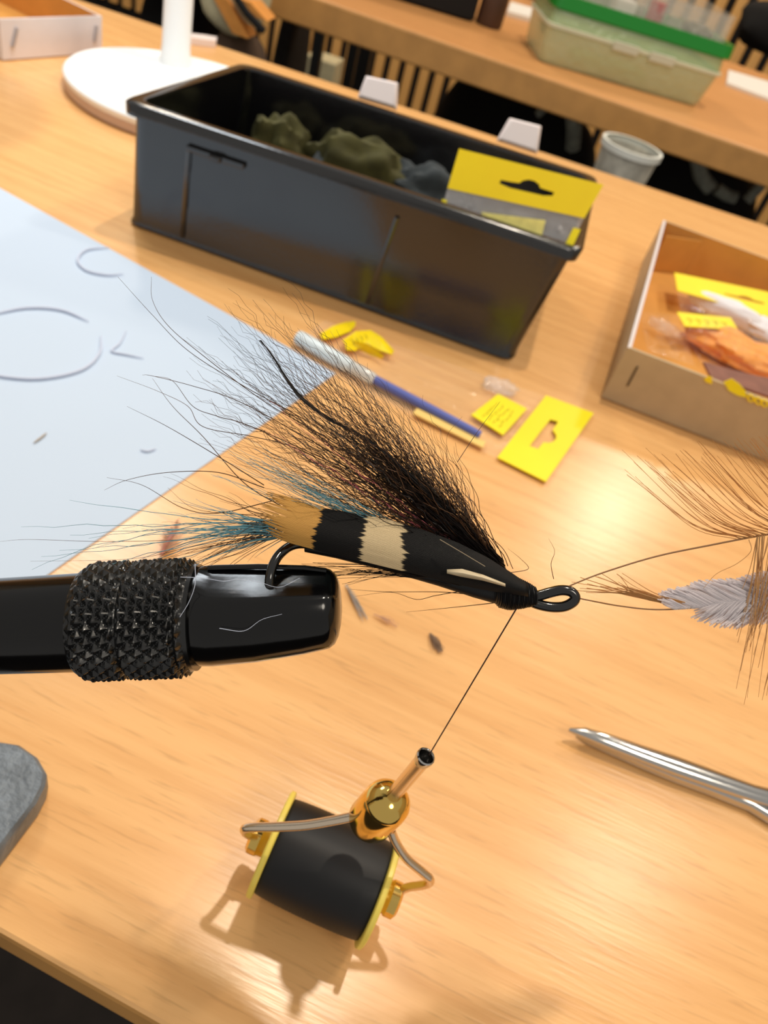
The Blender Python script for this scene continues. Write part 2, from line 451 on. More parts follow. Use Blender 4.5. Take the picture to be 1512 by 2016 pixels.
strand('fibre_clipping', [(66, 872), (80, 862), (92, 852)], .0004, M['clip_grey'], 'short grey clipping on the paper above the knurled collar, left one', 'fibre')
strand('fibre_clipping', [(276, 885), (290, 888), (308, 883)], .0004, M['clip'], 'short pale clipping on the paper close to the hair ends', 'fibre')

# ================================================================== BLACK BOX
zr = .060
bt = [Vector((-.1712, .3440, T)), Vector((.0372, .3372, T)), Vector((.046, .458, T)), Vector((-.158, .449, T))]
tp = [G(244, 196, zr), G(1143, 494, zr), G(1174, 348, zr), G(480, 124, zr)]
box = thing('storage_box', lerp(bt[0], bt[2], .5), 'long open black plastic box with white latches on its back rim', 'box')
def lv(t): return [lerp(b_, t_, t) for b_, t_ in zip(bt, tp)]
R1 = .008
outer = [(0.02, .002), (.0, .0)]
ls = []
ls.append(rquad(zup(shrink(bt, .004), T + .0002), R1))
ls.append(rquad(zup(shrink(bt, .001), T + .0015), R1))
for t in (.07, .3, .6, .9):
    ls.append(rquad(shrink(lv(t), .0018), R1))
ls.append(rquad(shrink(lv(1), .0018), R1))
ls.append(rquad(shrink(lv(1), .0042), R1))
for t in (.8, .4, .05):
    ls.append(rquad(shrink(lv(t), .0046), R1))
ls.append(rquad(shrink(lv(.04), .010), R1))
MB().loops(ls, True, True).build('body', M['black_plastic'], box, smooth=50)
# rolled rim
ls = []
for t, dsh in ((.905, .0010), (.90, -.0002), (.905, -.0012), (.985, -.0014), (1.0, -.0004), (1.005, .0016), (1.0, .0044), (.98, .0046)):
    ls.append(rquad(shrink(lv(t), dsh), R1))
MB().loops(ls, False, False).build('rim', M['black_plastic'], box, smooth=60)
# ribs on the front wall
for u in (.15, .62):
    for t0, t1 in ((.06, .80),):
        p0 = lerp(lv(t0)[0], lv(t0)[1], u); p1 = lerp(lv(t1)[0], lv(t1)[1], u - .006)
        MB().tube([p0 + Vector((0, .0016, 0)), p1 + Vector((0, .0016, 0))], .0012, 6).build('rib', M['black_plastic'], box)
# small catch under the rim
p = lerp(lv(.80)[0], lv(.80)[1], .207)
mb = MB(); blob(mb, p, (.003, 0, 0), (0, .0022, 0), (0, 0, .0014), 1, 0, 4, 16, 10); mb.build('catch', M['black_plastic'], box)
p0, p1 = lerp(lv(.80)[0], lv(.80)[1], .14), lerp(lv(.80)[0], lv(.80)[1], .27)
MB().box(p0 + Vector((0, -.0004, -.0012)), p1 - p0, (0, .002, 0), (0, 0, .0026)).build('catch_plate', M['black_plastic'], box, smooth=0, bevel=.0005)
# white latches on the back rim
for (x0, y0), (x1, y1), (x2, y2), (x3, y3) in (((704, 192), (781, 215), (784, 163), (720, 149)), ((978, 276), (1058, 302), (1066, 248), (1003, 232))):
    pb = lerp(lv(1)[3], lv(1)[2], .5); n_ = Vector((0.07, -.92, .40)).normalized()
    A, B, C, D = (PL(x, y, pb, n_) for x, y in ((x0, y0), (x1, y1), (x2, y2), (x3, y3)))
    bk = -n_ * .005
    mid0, mid1 = lerp(A, D, .55), lerp(B, C, .55)
    c_ = (A + B + C + D) / 4
    mb = MB()
    f0 = [A, B, mid1, C, D, mid0]
    f1 = [lerp(p_, c_, .12) - bk*.5 for p_ in f0]
    b0 = [p_ + bk for p_ in f0]
    mb.grid([b0, f0, f1], True, True, True)
    mb.build('latch', M['pink_white'], box, smooth=20, bevel=.0006)
# contents of the black box, colours darkened for the shade inside
def pile(name, px, py, sx, mt, label, cat, seed):
    c = PY(px, py, .428); zt = c.z - .011; zb_ = T + .0025
    mb = MB(); blob(mb, (c.x, c.y - .002, (zt + zb_)/2), (sx, 0, 0), (0, .011, 0), (0, 0, (zt - zb_)/2 + .004), seed, .3, 2.4, 40, 22, 2.5)
    z0 = min(p.z for p in mb.v)
    for p in mb.v: p.z += zb_ - z0
    return tag(mb.build(name, mt), label, cat)
pile('fur_patch', 560, 225, .016, M['olive'], 'olive fur patch in the black box, nearer its back left corner', 'fur', 3)
pile('fur_patch', 720, 275, .030, M['olive'], 'olive fur patch in the black box, below the left white latch', 'fur', 5)
pile('fur_patch', 645, 290, .010, M['teal_grey'], 'bluish grey fluff patch lying in the black box', 'fur', 8)
pile('fur_patch', 860, 325, .024, M['teal_grey'], 'dim grey fluff patch at the right inside the black box', 'fur', 9)

# bag with a yellow header standing in the box
p0 = lerp(lv(1)[0], lv(1)[1], .8) + Vector((0, .006, 0)); n_ = Vector((-.02, -.90, .42)).normalized()
def B1(x, y, d=0): return PL(x, y, p0 + n_ * d, n_)
hb = thing('header_bag', B1(1010, 470), 'clear bag with a yellow hanging header standing in the black box', 'bag')
def header(parent, tl, tr, br, bl_, fn, slot, mt, th):
    """card with a hanging slot: a ring of quads between the outline and the slot"""
    C = [fn(*p) for p in (tl, tr, br, bl_)]
    ex = C[1] - C[0]; ey = C[3] - C[0]
    def at(u, v):
        return lerp(lerp(C[0], C[1], u), lerp(C[3], C[2], u), v)
    hole = [at(u, v) for u, v in slot]; n = len(hole)
    # outline points facing each hole point
    cu = sum(u for u, v in slot)/n; cv = sum(v for u, v in slot)/n
    outp = []
    for u, v in slot:
        du, dv = u - cu, v - cv
        k = min((1-cu)/du if du > 1e-6 else 1e9, cu/-du if du < -1e-6 else 1e9, (1-cv)/dv if dv > 1e-6 else 1e9, cv/-dv if dv < -1e-6 else 1e9)
        outp.append([cu + du*k, cv + dv*k])
    for cu_, cv_ in ((0, 0), (1, 0), (1, 1), (0, 1)):
        i = min(range(n), key=lambda i: (outp[i][0]-cu_)**2 + (outp[i][1]-cv_)**2); outp[i] = [cu_, cv_]
    outp = [at(u, v) for u, v in outp]
    nn_ = (ex.cross(ey)).normalized() * th
    if nn_.dot(CAM - C[0]) < 0: nn_ = -nn_
    f = [p + nn_ for p in hole]; o_ = [p + nn_ for p in outp]
    mb = MB().grid([hole, f, o_, outp, hole], True)
    return mb.build('header_card', mt, parent, smooth=0)
SLOT = [(.34, .55), (.34, .45), (.42, .44), (.47, .42), (.485, .34), (.52, .28), (.56, .28), (.60, .34), (.615, .42), (.68, .44), (.72, .45), (.72, .55), (.66, .60), (.54, .60), (.42, .60)]
header(hb, (904, 293), (1188, 364), (1150, 430), (881, 371), B1, [(.34 + (u-.34)*1.0, v + .05) for u, v in SLOT], M['yellow2'], .0006)
MB().slab([B1(*p) for p in ((881, 371), (1150, 430), (1112, 500), (868, 420))], n_*.0003).build('bag_film', M['milky'], hb, smooth=0)
MB().slab([B1(*p, .0008) for p in ((947, 418), (1074, 434), (1066, 466), (1050, 462), (955, 430))], n_*.0006).build('content_card', mat('pale_yellow_content', (232, 222, 130), .5, var=.15, vscale=200), hb, smooth=0)
MB().slab([B1(*p, .0008) for p in ((1129, 448), (1143, 452), (1127, 486), (1112, 482))], n_*.0004).build('edge_strip', M['yellow'], hb, smooth=0)
MB().slab([B1(*p, .0008) for p in ((870, 392), (880, 394), (879, 404), (870, 402))], n_*.0004).build('edge_strip', M['yellow'], hb, smooth=0)
# the bag's foot inside the box
MB().slab([B1(868, 420), B1(1112, 500), B1(1112, 500) + Vector((-.002, .012, -.05)), B1(868, 420) + Vector((.003, .012, -.05))], n_*.0003).build('bag_foot', M['milky'], hb, smooth=0)

# ================================================================== PAPERBOARD TRAYS
def tray(name, corners, h, th, label, mts, loc, rims=(3,)):
    t = thing(name, loc, label, 'tray')
    o = corners; inn = shrink(corners, th)
    sides = []
    for i in range(4):
        a, b = o[i], o[(i+1) % 4]; c, d = inn[(i+1) % 4], inn[i]
        mb = MB().slab([zup([p], T + .0008)[0] for p in (a, b, c, d)], (0, 0, h))
        w_ = mb.build('side_wall', mts, t, smooth=0)
        cn = ((a + b) / 2 - sum(o, Vector())/4).normalized()
        for p in w_.data.polygons:
            p.material_index = 1 if p.normal.dot(cn) < -.5 else ((2 if i in rims else 0) if p.normal.z > .8 else 0)
    MB().slab(zup(inn, T + .0006), (0, 0, .0012)).build('base', mts[1], t, smooth=0)
    return t
c0 = G(1182, 784); c1 = lerp(c0, G(1500, 907), 1.9)
back = (G(1294, 433, .028) - G(1218, 684, .028))
trc = [c0, c1, c1 + back, c0 + back]
tr1 = tray('paperboard_tray', trc, .0285, .0018, 'open brown lined paperboard tray holding packets, right of the black box', [M['board_grey'], M['kraft'], M['board_out']], c0)
# staple, corner flap
fn = Vector(((c1-c0).y, -(c1-c0).x, 0)).normalized()
def TF(px, py, d=.0004): return PL(px, py, c0 + fn*d, fn)
MB().tube([TF(1255, 722), TF(1235, 760)], .0004, 6).build('staple', M['staple'], tr1)
a_ = trc[3] + (c1-c0).normalized()*.003 - back.normalized()*.003
b_ = a_ + (c1-c0).normalized()*.026; c_ = a_ - back.normalized()*.016 + (c1-c0).normalized()*.002
mb = MB(); mb.slab([Vector((b_.x, b_.y, T+.026)), Vector((b_.x, b_.y, T+.002)), Vector((c_.x, c_.y, T+.002)), Vector((c_.x, c_.y, T+.026))], fn*.001)
mb.build('corner_flap', M['kraft'], tr1, smooth=0)
# printed mark on the front, yellow
def mark(parent, polys, fn_, nv, mt, name='printed_mark'):
    mb = MB()
    for pl in polys: mb.slab([fn_(*p) for p in pl], nv)
    o = mb.build(name, mt, parent, smooth=0); o['kind'] = 'stuff'; return o
MB().slab([TF(*p) for p in ((1386, 746), (1394, 740), (1402, 742), (1402, 756), (1390, 752))], fn*.0003).build('printed_mark', M['yellow2'], tr1, smooth=0)
MB().slab([TF(*p) for p in ((1424, 752), (1440, 745), (1456, 756), (1468, 770), (1470, 782), (1452, 778), (1434, 768), (1430, 760))], fn*.0003).build('printed_mark', M['yellow'], tr1, smooth=0)
for x in (1478, 1493, 1505):
    y = 784 + (x-1478)*.36
    pts = [TF(x + 6*math.cos(k*PI/4), y + 6.5*math.sin(k*PI/4) + 2*math.cos(k*PI/4)) for k in range(9)]
    MB().tube(pts, .0005, 5).build('printed_letter', M['yellow2'], tr1)

def crinkle(poly, h, n, amp, seed, mt, parent, name='bag_film'):
    mb = MB(); rows = []
    A, B, C, D = poly
    for j in range(n + 1):
        row = []
        for i in range(n + 1):
            u, v = i/n, j/n
            px = lerp(Vector(A), Vector(B), u); qx = lerp(Vector(D), Vector(C), u); s_ = lerp(px, qx, v)
            e_ = min(u, 1-u, v, 1-v)*4; e_ = min(1, e_)
            row.append(G(s_[0], s_[1], h + e_*amp*(.6 + noise.noise(Vector((u*6, v*6, seed))) + .5*noise.noise(Vector((u*15, v*15, seed))))))
        rows.append(row)
    return mb.grid(rows, False).build(name, mt, parent, smooth=25)
# packet with white feathers
TZ = .002
def TG(x, y, h=.012): return G(x, y, h)
pk = thing('feather_packet', TG(1420, 590, TZ), 'yellow headed packet of white feathers in the paperboard tray', 'packet')
header(pk, (1327, 538), (1560, 586), (1566, 640), (1333, 573), lambda x, y: G(x, y, .0145), [(.40+(u-.34)*.9, .25 + v*.55) for u, v in SLOT], M['yellow'], .0005)
crinkle([(1333, 573), (1566, 640), (1568, 690), (1345, 648)], .0155, 16, .002, 12, M['film'], pk)
MB().slab([G(*p, .0163) for p in ((1332, 615), (1438, 626), (1452, 650), (1348, 643))], (0, 0, .0003)).build('label_card', M['yellow'], pk, smooth=0)
mb = MB(); blob(mb, G(1432, 612, .0105), (.024, -.0062, 0), (.002, .0070, 0), (0, 0, .0068), 4, .15, 2.2, 40, 20, 3); [setattr(p, 'z', max(p.z, T + .0023)) for p in mb.v]; mb.build('white_feathers', M['white_fur'], pk)
mb = MB(); blob(mb, G(1520, 655, .009), (.024, -.010, 0), (.004, .010, 0), (0, 0, .006), 6, .3, 2.2, 30, 16, 3); [setattr(p, 'z', max(p.z, T + .0023)) for p in mb.v]; mb.build('white_feathers', M['white_fur'], pk)
for k in range(5):
    x = 1352 + k*17; MB().tube([G(x, 627 + k*1.8, .0168), G(x + 10, 630 + k*1.8, .0168), G(x+6, 637 + k*1.5, .0168)], .00018, 4).build('printed_letter', M['ink'], pk)
# packet with orange fur
pk2 = thing('fur_packet', TG(1430, 700, TZ), 'clear packet of orange dyed fur at the front of the paperboard tray', 'packet')
crinkle([(1258, 612), (1340, 622), (1368, 720), (1275, 690)], .012, 16, .004, 3, M['film'], pk2)
crinkle([(1335, 640), (1570, 650), (1590, 800), (1385, 722)], .013, 30, .009, 5, M['film'], pk2)
mb = MB(); blob(mb, G(1470, 697, .009), (.036, -.006, 0), (-.001, .016, 0), (0, 0, .007), 7, .4, 2.3, 44, 22, 2.6); [setattr(p, 'z', max(p.z, T + .0023)) for p in mb.v]; mb.build('orange_fur', M['orange_fur'], pk2)
MB().slab([G(*p, .021) for p in ((1383, 716), (1450, 735), (1530, 752), (1530, 790), (1440, 760), (1400, 750))], (0, 0, .0012)).build('hide_strip', M['mauve'], pk2, smooth=0)
mb = MB(); blob(mb, G(1310, 645, .008), (.010, -.003, 0), (0, .0045, 0), (0, 0, .003), 2, .3, 2.2, 20, 12, 3); mb.build('seal_bubble', M['milky'], pk2)

# white tray at the far left
w0, w1 = G(6, 121), G(201, 106)
ln = (w1 - w0); out = Vector((-ln.y, ln.x, 0)).normalized() * .15
if out.x > 0: out = -out
wc = [w0 + out, w0, w1, w1 + out]
tr2 = tray('paperboard_tray', wc, .0235, .0016, 'white paperboard tray with pale staples at the far left corner', [M['board_out'], M['kraft'], M['kraft']], w0)
fn2 = Vector((ln.y, -ln.x, 0)).normalized()
for (x, y), (x2, y2) in (((33, 55), (24, 92)), ((190, 51), (186, 82))):
    MB().tube([PL(x, y, w0 + fn2*.0004, fn2), PL(x2, y2, w0 + fn2*.0004, fn2)], .0013, 6).build('staple', M['staple_l'], tr2)

# ================================================================== DESK LAMP
lc = lerp(G(140, 165, .007), G(440, 172, .007), .5)
lc = Vector((-.219, .5356, T))
lamp = thing('desk_lamp', lc, 'white desk lamp with a round base behind the black box', 'lamp')
rb = .080
MB().lathe(lc, (0, 0, 1), [(.0002, rb*.97), (.0012, rb*.99), (.0065, rb*.995)], 64).build('base_rim', M['lamp_rim'], lamp)
MB().lathe(lc, (0, 0, 1), [(.0065, rb*.99), (.008, rb), (.010, rb), (.0112, rb*.985), (.0114, rb*.96), (.0100, rb*.92), (.0098, rb*.5), (.0098, .001)], 64).build('base_plate', M['white_plastic'], lamp)
sb = G(345, 126, .010); sb = Vector((sb.x, sb.y, T + .0095))
stem_top = sb + Vector((0, 0, .36))
MB().lathe(sb, (0, 0, 1), [(0, .0112), (.012, .0100), (.36, .0092)], 24).build('stem', M['white_plastic'], lamp)
head = Vector((-.245, .455, T + .37))
MB().tube(smoothpath([stem_top - Vector((0, 0, .004)), stem_top + Vector((.002, -.01, .022)), lerp(stem_top, head, .5) + Vector((0, 0, .03)), head + Vector((0, 0, .012))], 6), .008, 14).build('arm', M['white_plastic'], lamp)
MB().lathe(head + Vector((0, 0, .016)), (0, 0, -1), [(0, .03), (.004, .062), (.012, .068), (.014, .066), (.013, .060)], 48, (True, True)).build('lamp_head', M['white_plastic'], lamp)
area_lamp('desk_lamp_light', head - Vector((0, 0, .002)), head - Vector((0, 0, 1)), .12, 0.8, (.86, .94, 1.0))

# folded white slip at the back edge of the desk
q = [G(366, 78), G(402, 82), G(426, 86), G(424, 94), G(398, 91), G(364, 86)]
tag(MB().slab([p + Vector((0, 0, .0002)) for p in q], (0, 0, .005)).build('paper_slip', M['pink_white'], smooth=0), 'small folded white slip on the back edge beside the lamp stem', 'paper')

# ================================================================== BAG LYING ON THE DESK
lb = thing('material_bag', G(870, 780), 'flat clear bag with yellow header card lying on the desk', 'bag')
hdr = header(lb, (1074, 780), (1168, 815), (1074, 950), (978, 902), lambda x, y: G(x, y, .0012), [(.36, .72), (.36, .50), (.37, .30), (.52, .29), (.53, .42), (.62, .45), (.68, .49), (.68, .55), (.62, .59), (.53, .61), (.52, .71)], M['yellow'], .0006)
crinkle([(640, 630), (1074, 780), (978, 902), (560, 690)], .0012, 26, .0018, 9, M['film'], lb)
MB().slab([G(*p, .0022) for p in ((980, 777), (1037, 806), (990, 858), (927, 818))], (0, 0, .0005)).build('label_card', M['yellow'], lb, smooth=0)
def LBL(u, v):
    A, B, C, D = (Vector(p) for p in ((980, 777), (1037, 806), (990, 858), (927, 818)))
    s_ = lerp(lerp(A, B, u), lerp(D, C, u), v); return G(s_[0], s_[1], .0028)
rnd = random.Random(3)
for r_ in range(4):
    for k in range(5):
        u0 = .22 + r_*.17; v0 = .22 + k*.13
        MB().tube([LBL(u0 + rnd.uniform(-.03, .03), v0), LBL(u0 + rnd.uniform(-.04, .06), v0 + .06), LBL(u0 + rnd.uniform(-.04, .04), v0 + .10)], .00014, 4).build('printed_letter', M['ink'], lb)
A_, B_ = G(583, 662, .0036), G(690, 722, .0036)
MB().tube([lerp(A_, B_, t) for t in (0, .03, .06, .9, 1)], [.0012, .0030, .0034, .0034, .0030], 14).build('tube_cap', mat('white_tube_cap', (226, 236, 240), .25), lb)
C_ = G(738, 748, .0034); D_ = G(945, 857, .0030)
MB().tube([B_, lerp(B_, C_, .9), C_], [.0030, .0028, .0022], 14).build('tube_neck', M['pale_tube'], lb)
MB().tube([C_, lerp(C_, D_, .5), D_], [.0021, .0021, .0019], 12).build('blue_rod', M['blue_rod'], lb)
MB().slab([G(*p, .0016) for p in ((820, 806), (955, 872), (950, 884), (812, 816))], (0, 0, .0008)).build('pale_strip', M['pale_yellow'], lb, smooth=0)
mb = MB(); blob(mb, G(985, 760, .003), (.008, .001, 0), (0, .006, 0), (0, 0, .0022), 2, .4, 2.2, 24, 12, 3); mb.build('seal_bubble', M['milky'], lb)
# crumpled yellow wrapper beside it
cw = thing('crumpled_label', G(700, 672), 'crumpled yellow label in front of the black box', 'label')
def fold(pts, h0, h1, mt, name):
    n = len(pts) // 2; mb = MB(); a_ = pts[:n]; b2 = pts[n:][::-1]
    r0 = [G(x, y, h0 + .0012*math.sin(i*2.1)) for i, (x, y) in enumerate(a_)]
    r1 = [G(x, y, h1 + .0012*math.cos(i*1.7)) for i, (x, y) in enumerate(b2)]
    mid = [lerp(p, q_, .5) + Vector((0, 0, .0014*math.sin(i*2.6 + 1))) for i, (p, q_) in enumerate(zip(r0, r1))]
    mb.grid([r0, mid, r1], False); k = len(mb.v)
    mb.grid([[p - Vector((0, 0, .0004)) for p in r] for r in (r1, mid, r0)], False)
    return mb.build(name, mt, cw, smooth=0)
fold([(628, 658), (655, 642), (680, 634), (698, 632), (700, 640), (690, 652), (660, 664), (634, 668)], .002, .003, M['yellow2'], 'label_flap')
fold([(674, 670), (700, 652), (730, 650), (752, 664), (776, 690), (770, 697), (748, 690), (722, 676), (700, 690), (682, 688)], .004, .003, M['yellow2'], 'label_flap')
fold([(700, 668), (722, 676), (742, 690), (758, 700), (752, 706), (732, 700), (710, 688), (690, 682)], .0055, .002, M['yellow2'], 'label_flap')
for k in range(4):
    x, y = 690 + k*9, 668 - k*3
    MB().tube([G(x, y, .0070), G(x+6, y+4, .0070), G(x+5, y+9, .0066)], .0002, 4).build('printed_letter', M['ink'], cw)

# ================================================================== VISE
vise = thing('fly_vise', Vector((-.115, .045, T)), 'black fly tying vise with knurled collar, gripping the fly from the left', 'vise')
WC = -FWD                              # towards the camera
UP = -IY
def ring(cx, cy, r, n, shape=None, dz=0):
    c = FP(cx, cy, dz); out = []
    for k in range(n):
        t = 2*PI*k/n; x, y = math.cos(t), math.sin(t)      # x: up in the picture, y: to the camera
        rr = r * S0
        if shape: x, y = shape(x, y)
        out.append(c + UP*(x*rr) + WC*(y*rr))
    return out
rows = []
for x, cy, r in ((-760, 1262, 93), (-200, 1242, 93), (0, 1232, 94), (160, 1225, 97), (190, 1223, 97)):
    rows.append(ring(x, cy, r, 48))
MB().grid(rows, True, True, True).build('barrel', M['black_gloss'], vise)
# knurled collar: two bands with a groove between
rows = []; NT = 240; NX = 112
def tri(v): v = v % 1.0; return 1 - abs(2*v - 1)
for i in range(NX + 1):
    x = 168 + (392-168) * i / NX; row = []
    cy = 1224 - (x-158)*.04
    env = 1.0
    if x < 186: env = (x-168)/18
    if x > 372: env = max(0, (384-x)/12)
    g = abs(x - 262)
    groove = 1 if g > 9 else g/9
    g2 = abs(x - 368); groove = min(groove, 1 if g2 > 6 else g2/6)
    for k in range(NT):
        t = k/NT
        a1 = tri(t*26 + x/30.0); a2 = tri(t*26 - x/30.0)
        hgt = min(a1, a2)*1.25
        r = 102 + 5*env + (9.5*min(1, hgt)*env + 2) * groove
        c = FP(x, cy); th = 2*PI*t
        row.append(c + UP*(math.cos(th)*r*S0) + WC*(math.sin(th)*r*S0))
    rows.append(row)
MB().grid(rows, True, True, True).build('knurled_collar', M['knurl'], vise, smooth=8)
def jawshape(c):
    ph = math.radians(37.2)
    def f(x, y):
        d = x*math.cos(ph) + y*math.sin(ph)
        if d > c: k = d - c; x -= k*math.cos(ph); y -= k*math.sin(ph)
        return x, y
    return f
rows = []
for x, cy, r, c in ((388, 1213, 95, 1.0), (400, 1212, 98, .97), (425, 1211, 99, .87), (509, 1206, 96, .84), (600, 1200, 87, .84), (640, 1198, 80, .86), (650, 1198, 77, .87), (660, 1198, 69, .89), (667, 1198, 54, .95), (671, 1198, 34, 1), (673, 1198, 12, 1)):
    rows.append(ring(x, cy, r, 64, jawshape(c)))
MB().grid(rows, True, True, True).build('jaw', M['black_gloss'], vise, smooth=30)
# slit of the jaw along its top
ph = math.radians(8)
rows = []
pts = []
for x, cy, r in ((415, 1211, 99), (509, 1206, 96.5), (600, 1200, 88), (644, 1198, 80)):
    pts.append(FP(x, cy) + UP*(r*S0*.955) + WC*(.25*r*S0))
MB().tube(pts, .00035, 6).build('jaw_seam', M['black_gloss'], vise)
# set screw of the vise
# base plate and column
zb = .0075
tpz = [G(0, 1458, zb), G(37, 1464, zb), G(73, 1489, zb), G(92, 1522, zb), G(88, 1545, zb), G(70, 1580, zb), G(0, 1672, zb)]
dirb = (G(0, 1672, zb) - G(70, 1580, zb)).normalized()
p_end = G(0, 1672, zb) + dirb * .035
far = G(0, 1458, zb) + Vector((-.085, -.012, 0))
loop = [far, ] + tpz[::1] + [p_end, Vector((-.16, p_end.y - .004, T + zb))]
loop = loop[::-1]
def inset(l, d):
    c = sum(l, Vector())/len(l); return [p + (c-p).normalized()*d for p in l]
ls = [zup(inset(loop, .0005), T+.0002), zup(loop, T+.0008), zup(loop, T + zb - .0008), zup(inset(loop, .0008), T + zb)]
MB().loops(ls).build('base_plate', M['grey_base'], vise, smooth=40)
cp = FP(-620, 1257); cz = cp.z - T
MB().lathe((cp.x, cp.y, T + zb - .001), (0, 0, 1), [(0, .006), (cz - zb - .004, .006), (cz - zb - .003, .009), (cz - zb + .010, .009), (cz - zb + .012, .007)], 24).build('column', M['black_gloss'], vise)

# ================================================================== THE FLY
fly = thing('salmon_fly', FP(1010, 1170), 'half tied salmon fly with black hair wing and barred feather in the vise jaw', 'fly')
wr = 9.5 * S0
hp = smoothpath([FP(x, y, dz) for x, y, dz in ((1040, 1178, .0002), (1000, 1172, .0002), (900, 1150, .0002), (760, 1105, .0002), (660, 1080, .0002), (605, 1071, .0), (575, 1074, -.0006), (552, 1090, -.0018), (538, 1112, -.0030), (531, 1138, -.0037), (531, 1165, -.0036))], 8)
MB().tube(hp, wr, 12).build('hook', M['hook'], fly)
# eye loop
ey = smoothpath([FP(x, y, .0002) for x, y in ((1040, 1182), (1060, 1190), (1085, 1195), (1110, 1194), (1128, 1185), (1132, 1175), (1124, 1165), (1106, 1162), (1085, 1166), (1060, 1173), (1046, 1174))], 8)
MB().tube(ey, 10.5*S0, 12).build('hook_eye', M['hook'], fly)
# body: black floss behind the head
rows = []
for x, cy, r in ((600, 1078, 9), (660, 1085, 14), (760, 1106, 18), (860, 1132, 21), (930, 1152, 24), (980, 1164, 26), (1010, 1170, 27)):
    c = FP(x, cy, .0006)
    rows.append([c + UP*(math.cos(2*PI*k/18)*r*S0*(1+.06*noise.noise(Vector((x*.05, k, 0))))) + WC*(math.sin(2*PI*k/18)*r*S0) for k in range(18)])
MB().grid(rows, True, True, True).build('body', M['thread'], fly)
# thread wrapped head
rows = []; NB = 90
for i in range(NB + 1):
    t = i/NB; x = 972 + 84*t; cy = 1160 + 14*t
    r = interp(t, ((0, 24), (.12, 34), (.3, 36), (.6, 30), (.85, 23), (1, 17)))
    row = []
    for k in range(40):
        th = 2*PI*k/40
        rr = r + 1.3*math.sin((i*.5 + k/40)*2*PI*.55) + 2.0*noise.noise(Vector((x*.06, math.cos(th)*2, math.sin(th)*2)))
        row.append(FP(x, cy) + UP*(math.cos(th)*rr*S0) + WC*(math.sin(th)*rr*S0))
    rows.append(row)
MB().grid(rows, True, True, True).build('thread_head', M['thread'], fly, smooth=40)

rh = random.Random(11)
def hair_curve(root, ang, length, curl, wl, bend, dz0, dz1, n=26):
    """wavy hair: root in picture px on the fly's plane, angle from left upwards"""
    pts = []; ph = rh.uniform(0, 2*PI); ph2 = rh.uniform(0, 2*PI); x, y = root; a = ang
    for i in range(n):
        t = i/(n-1)
        wob = curl * min(1, t*2.2) * math.sin(ph + t*length/wl*2*PI) + curl*.5*math.sin(ph2 + t*length/wl*2*PI*.43)
        aa = a + bend*t + wob
        st = length/(n-1)
        x -= math.cos(aa)*st; y -= math.sin(aa)*st
        dz = lerp(dz0, dz1, t) + .0004*math.sin(ph2 + t*length/wl*5)
        pts.append(FP(x, y, dz))
    return pts
def hairs(mb, rows, r0):
    for pts, k in rows:
        n = len(pts)
        mb.tube(pts, [r0*k*(1 - .78*(i/(n-1))**1.3) for i in range(n)], 3, False)
LMAX = [(18, 430), (24, 600), (30, 700), (36, 760), (44, 790), (49, 720), (54, 560), (60, 400), (66, 290), (72, 200)]
wing = []
for i in range(170):                      # long crinkled fan
    u = rh.random()
    a = rh.gauss(43, 9.5) if u < .75 else rh.uniform(22, 66)
    a = min(68, max(20, a))
    L_ = interp(a, LMAX) * rh.uniform(.55, 1.0) ** .8
    ar = math.radians(a)
    root = (990 + rh.uniform(-14, 14), 1140 + rh.uniform(-16, 10))
    wing.append((hair_curve(root, ar + math.radians(rh.uniform(-4, 4)), L_, rh.uniform(.12, .5), rh.uniform(32, 70), math.radians(rh.uniform(-7, 9)), rh.uniform(-.0012, .0012), rh.uniform(-.008, .012), 34), rh.uniform(.8, 1.15)))
mb = MB(); hairs(mb, wing, 1.05*S0); mb.build('hair_wing', M['hair'], fly, smooth=0, kind='stuff')
core = []
for i in range(180):                      # dense black core of the wing
    a = math.radians(rh.gauss(42, 2.1)); L_ = 430 * rh.uniform(.35, 1.0)
    root = (1000 + rh.uniform(-12, 6), 1138 + rh.uniform(-26, 6))
    core.append((hair_curve(root, a, L_, rh.uniform(.03, .16), rh.uniform(40, 90), math.radians(rh.uniform(-5, 6)), rh.uniform(-.0016, .0016), rh.uniform(-.003, .004), 18), 1.25))
for i in range(60):
    a = math.radians(rh.gauss(34, 4.5)); L_ = 380 * rh.uniform(.3, 1.0)
    core.append((hair_curve((985 + rh.uniform(-20, 6), 1132 + rh.uniform(-14, 14)), a, L_, rh.uniform(.05, .25), rh.uniform(36, 80), math.radians(rh.uniform(-8, 3)), rh.uniform(-.001, .0016), rh.uniform(-.003, .004), 20), 1.1))
for i in range(14):
    a = math.radians(rh.uniform(46, 60)); L_ = interp(math.degrees(a), LMAX) * rh.uniform(.25, .62)
    core.append((hair_curve((1000 + rh.uniform(-14, 6), 1130 + rh.uniform(-16, 6)), a, L_, rh.uniform(.08, .4), rh.uniform(26, 46), math.radians(rh.uniform(-4, 6)), rh.uniform(-.001, .001), rh.uniform(-.003, .004), 22), 1.0))
mb = MB(); hairs(mb, core, 1.3*S0); mb.build('hair_core', M['hair'], fly, smooth=0, kind='stuff')
# one thick guard strand
st = [(990, 1130), (900, 1030), (800, 930), (720, 866), (650, 826), (600, 790), (565, 748), (535, 700), (512, 670)]
mb = MB()
for k in range(9):
    o_ = rh.uniform(-5, 5)
    pth = smoothpath([FP(x + o_*(1-i/9) + rh.uniform(-2, 2), y + rh.uniform(-3, 3)*(1 - i/10), -.001 + k*.0002) for i, (x, y) in enumerate(st)], 5)
    n = len(pth); mb.tube(pth, [2.1*S0*(1-.7*i/n) for i in range(n)], 4, False)
mb.build('guard_strand', M['hair'], fly, smooth=0, kind='stuff')
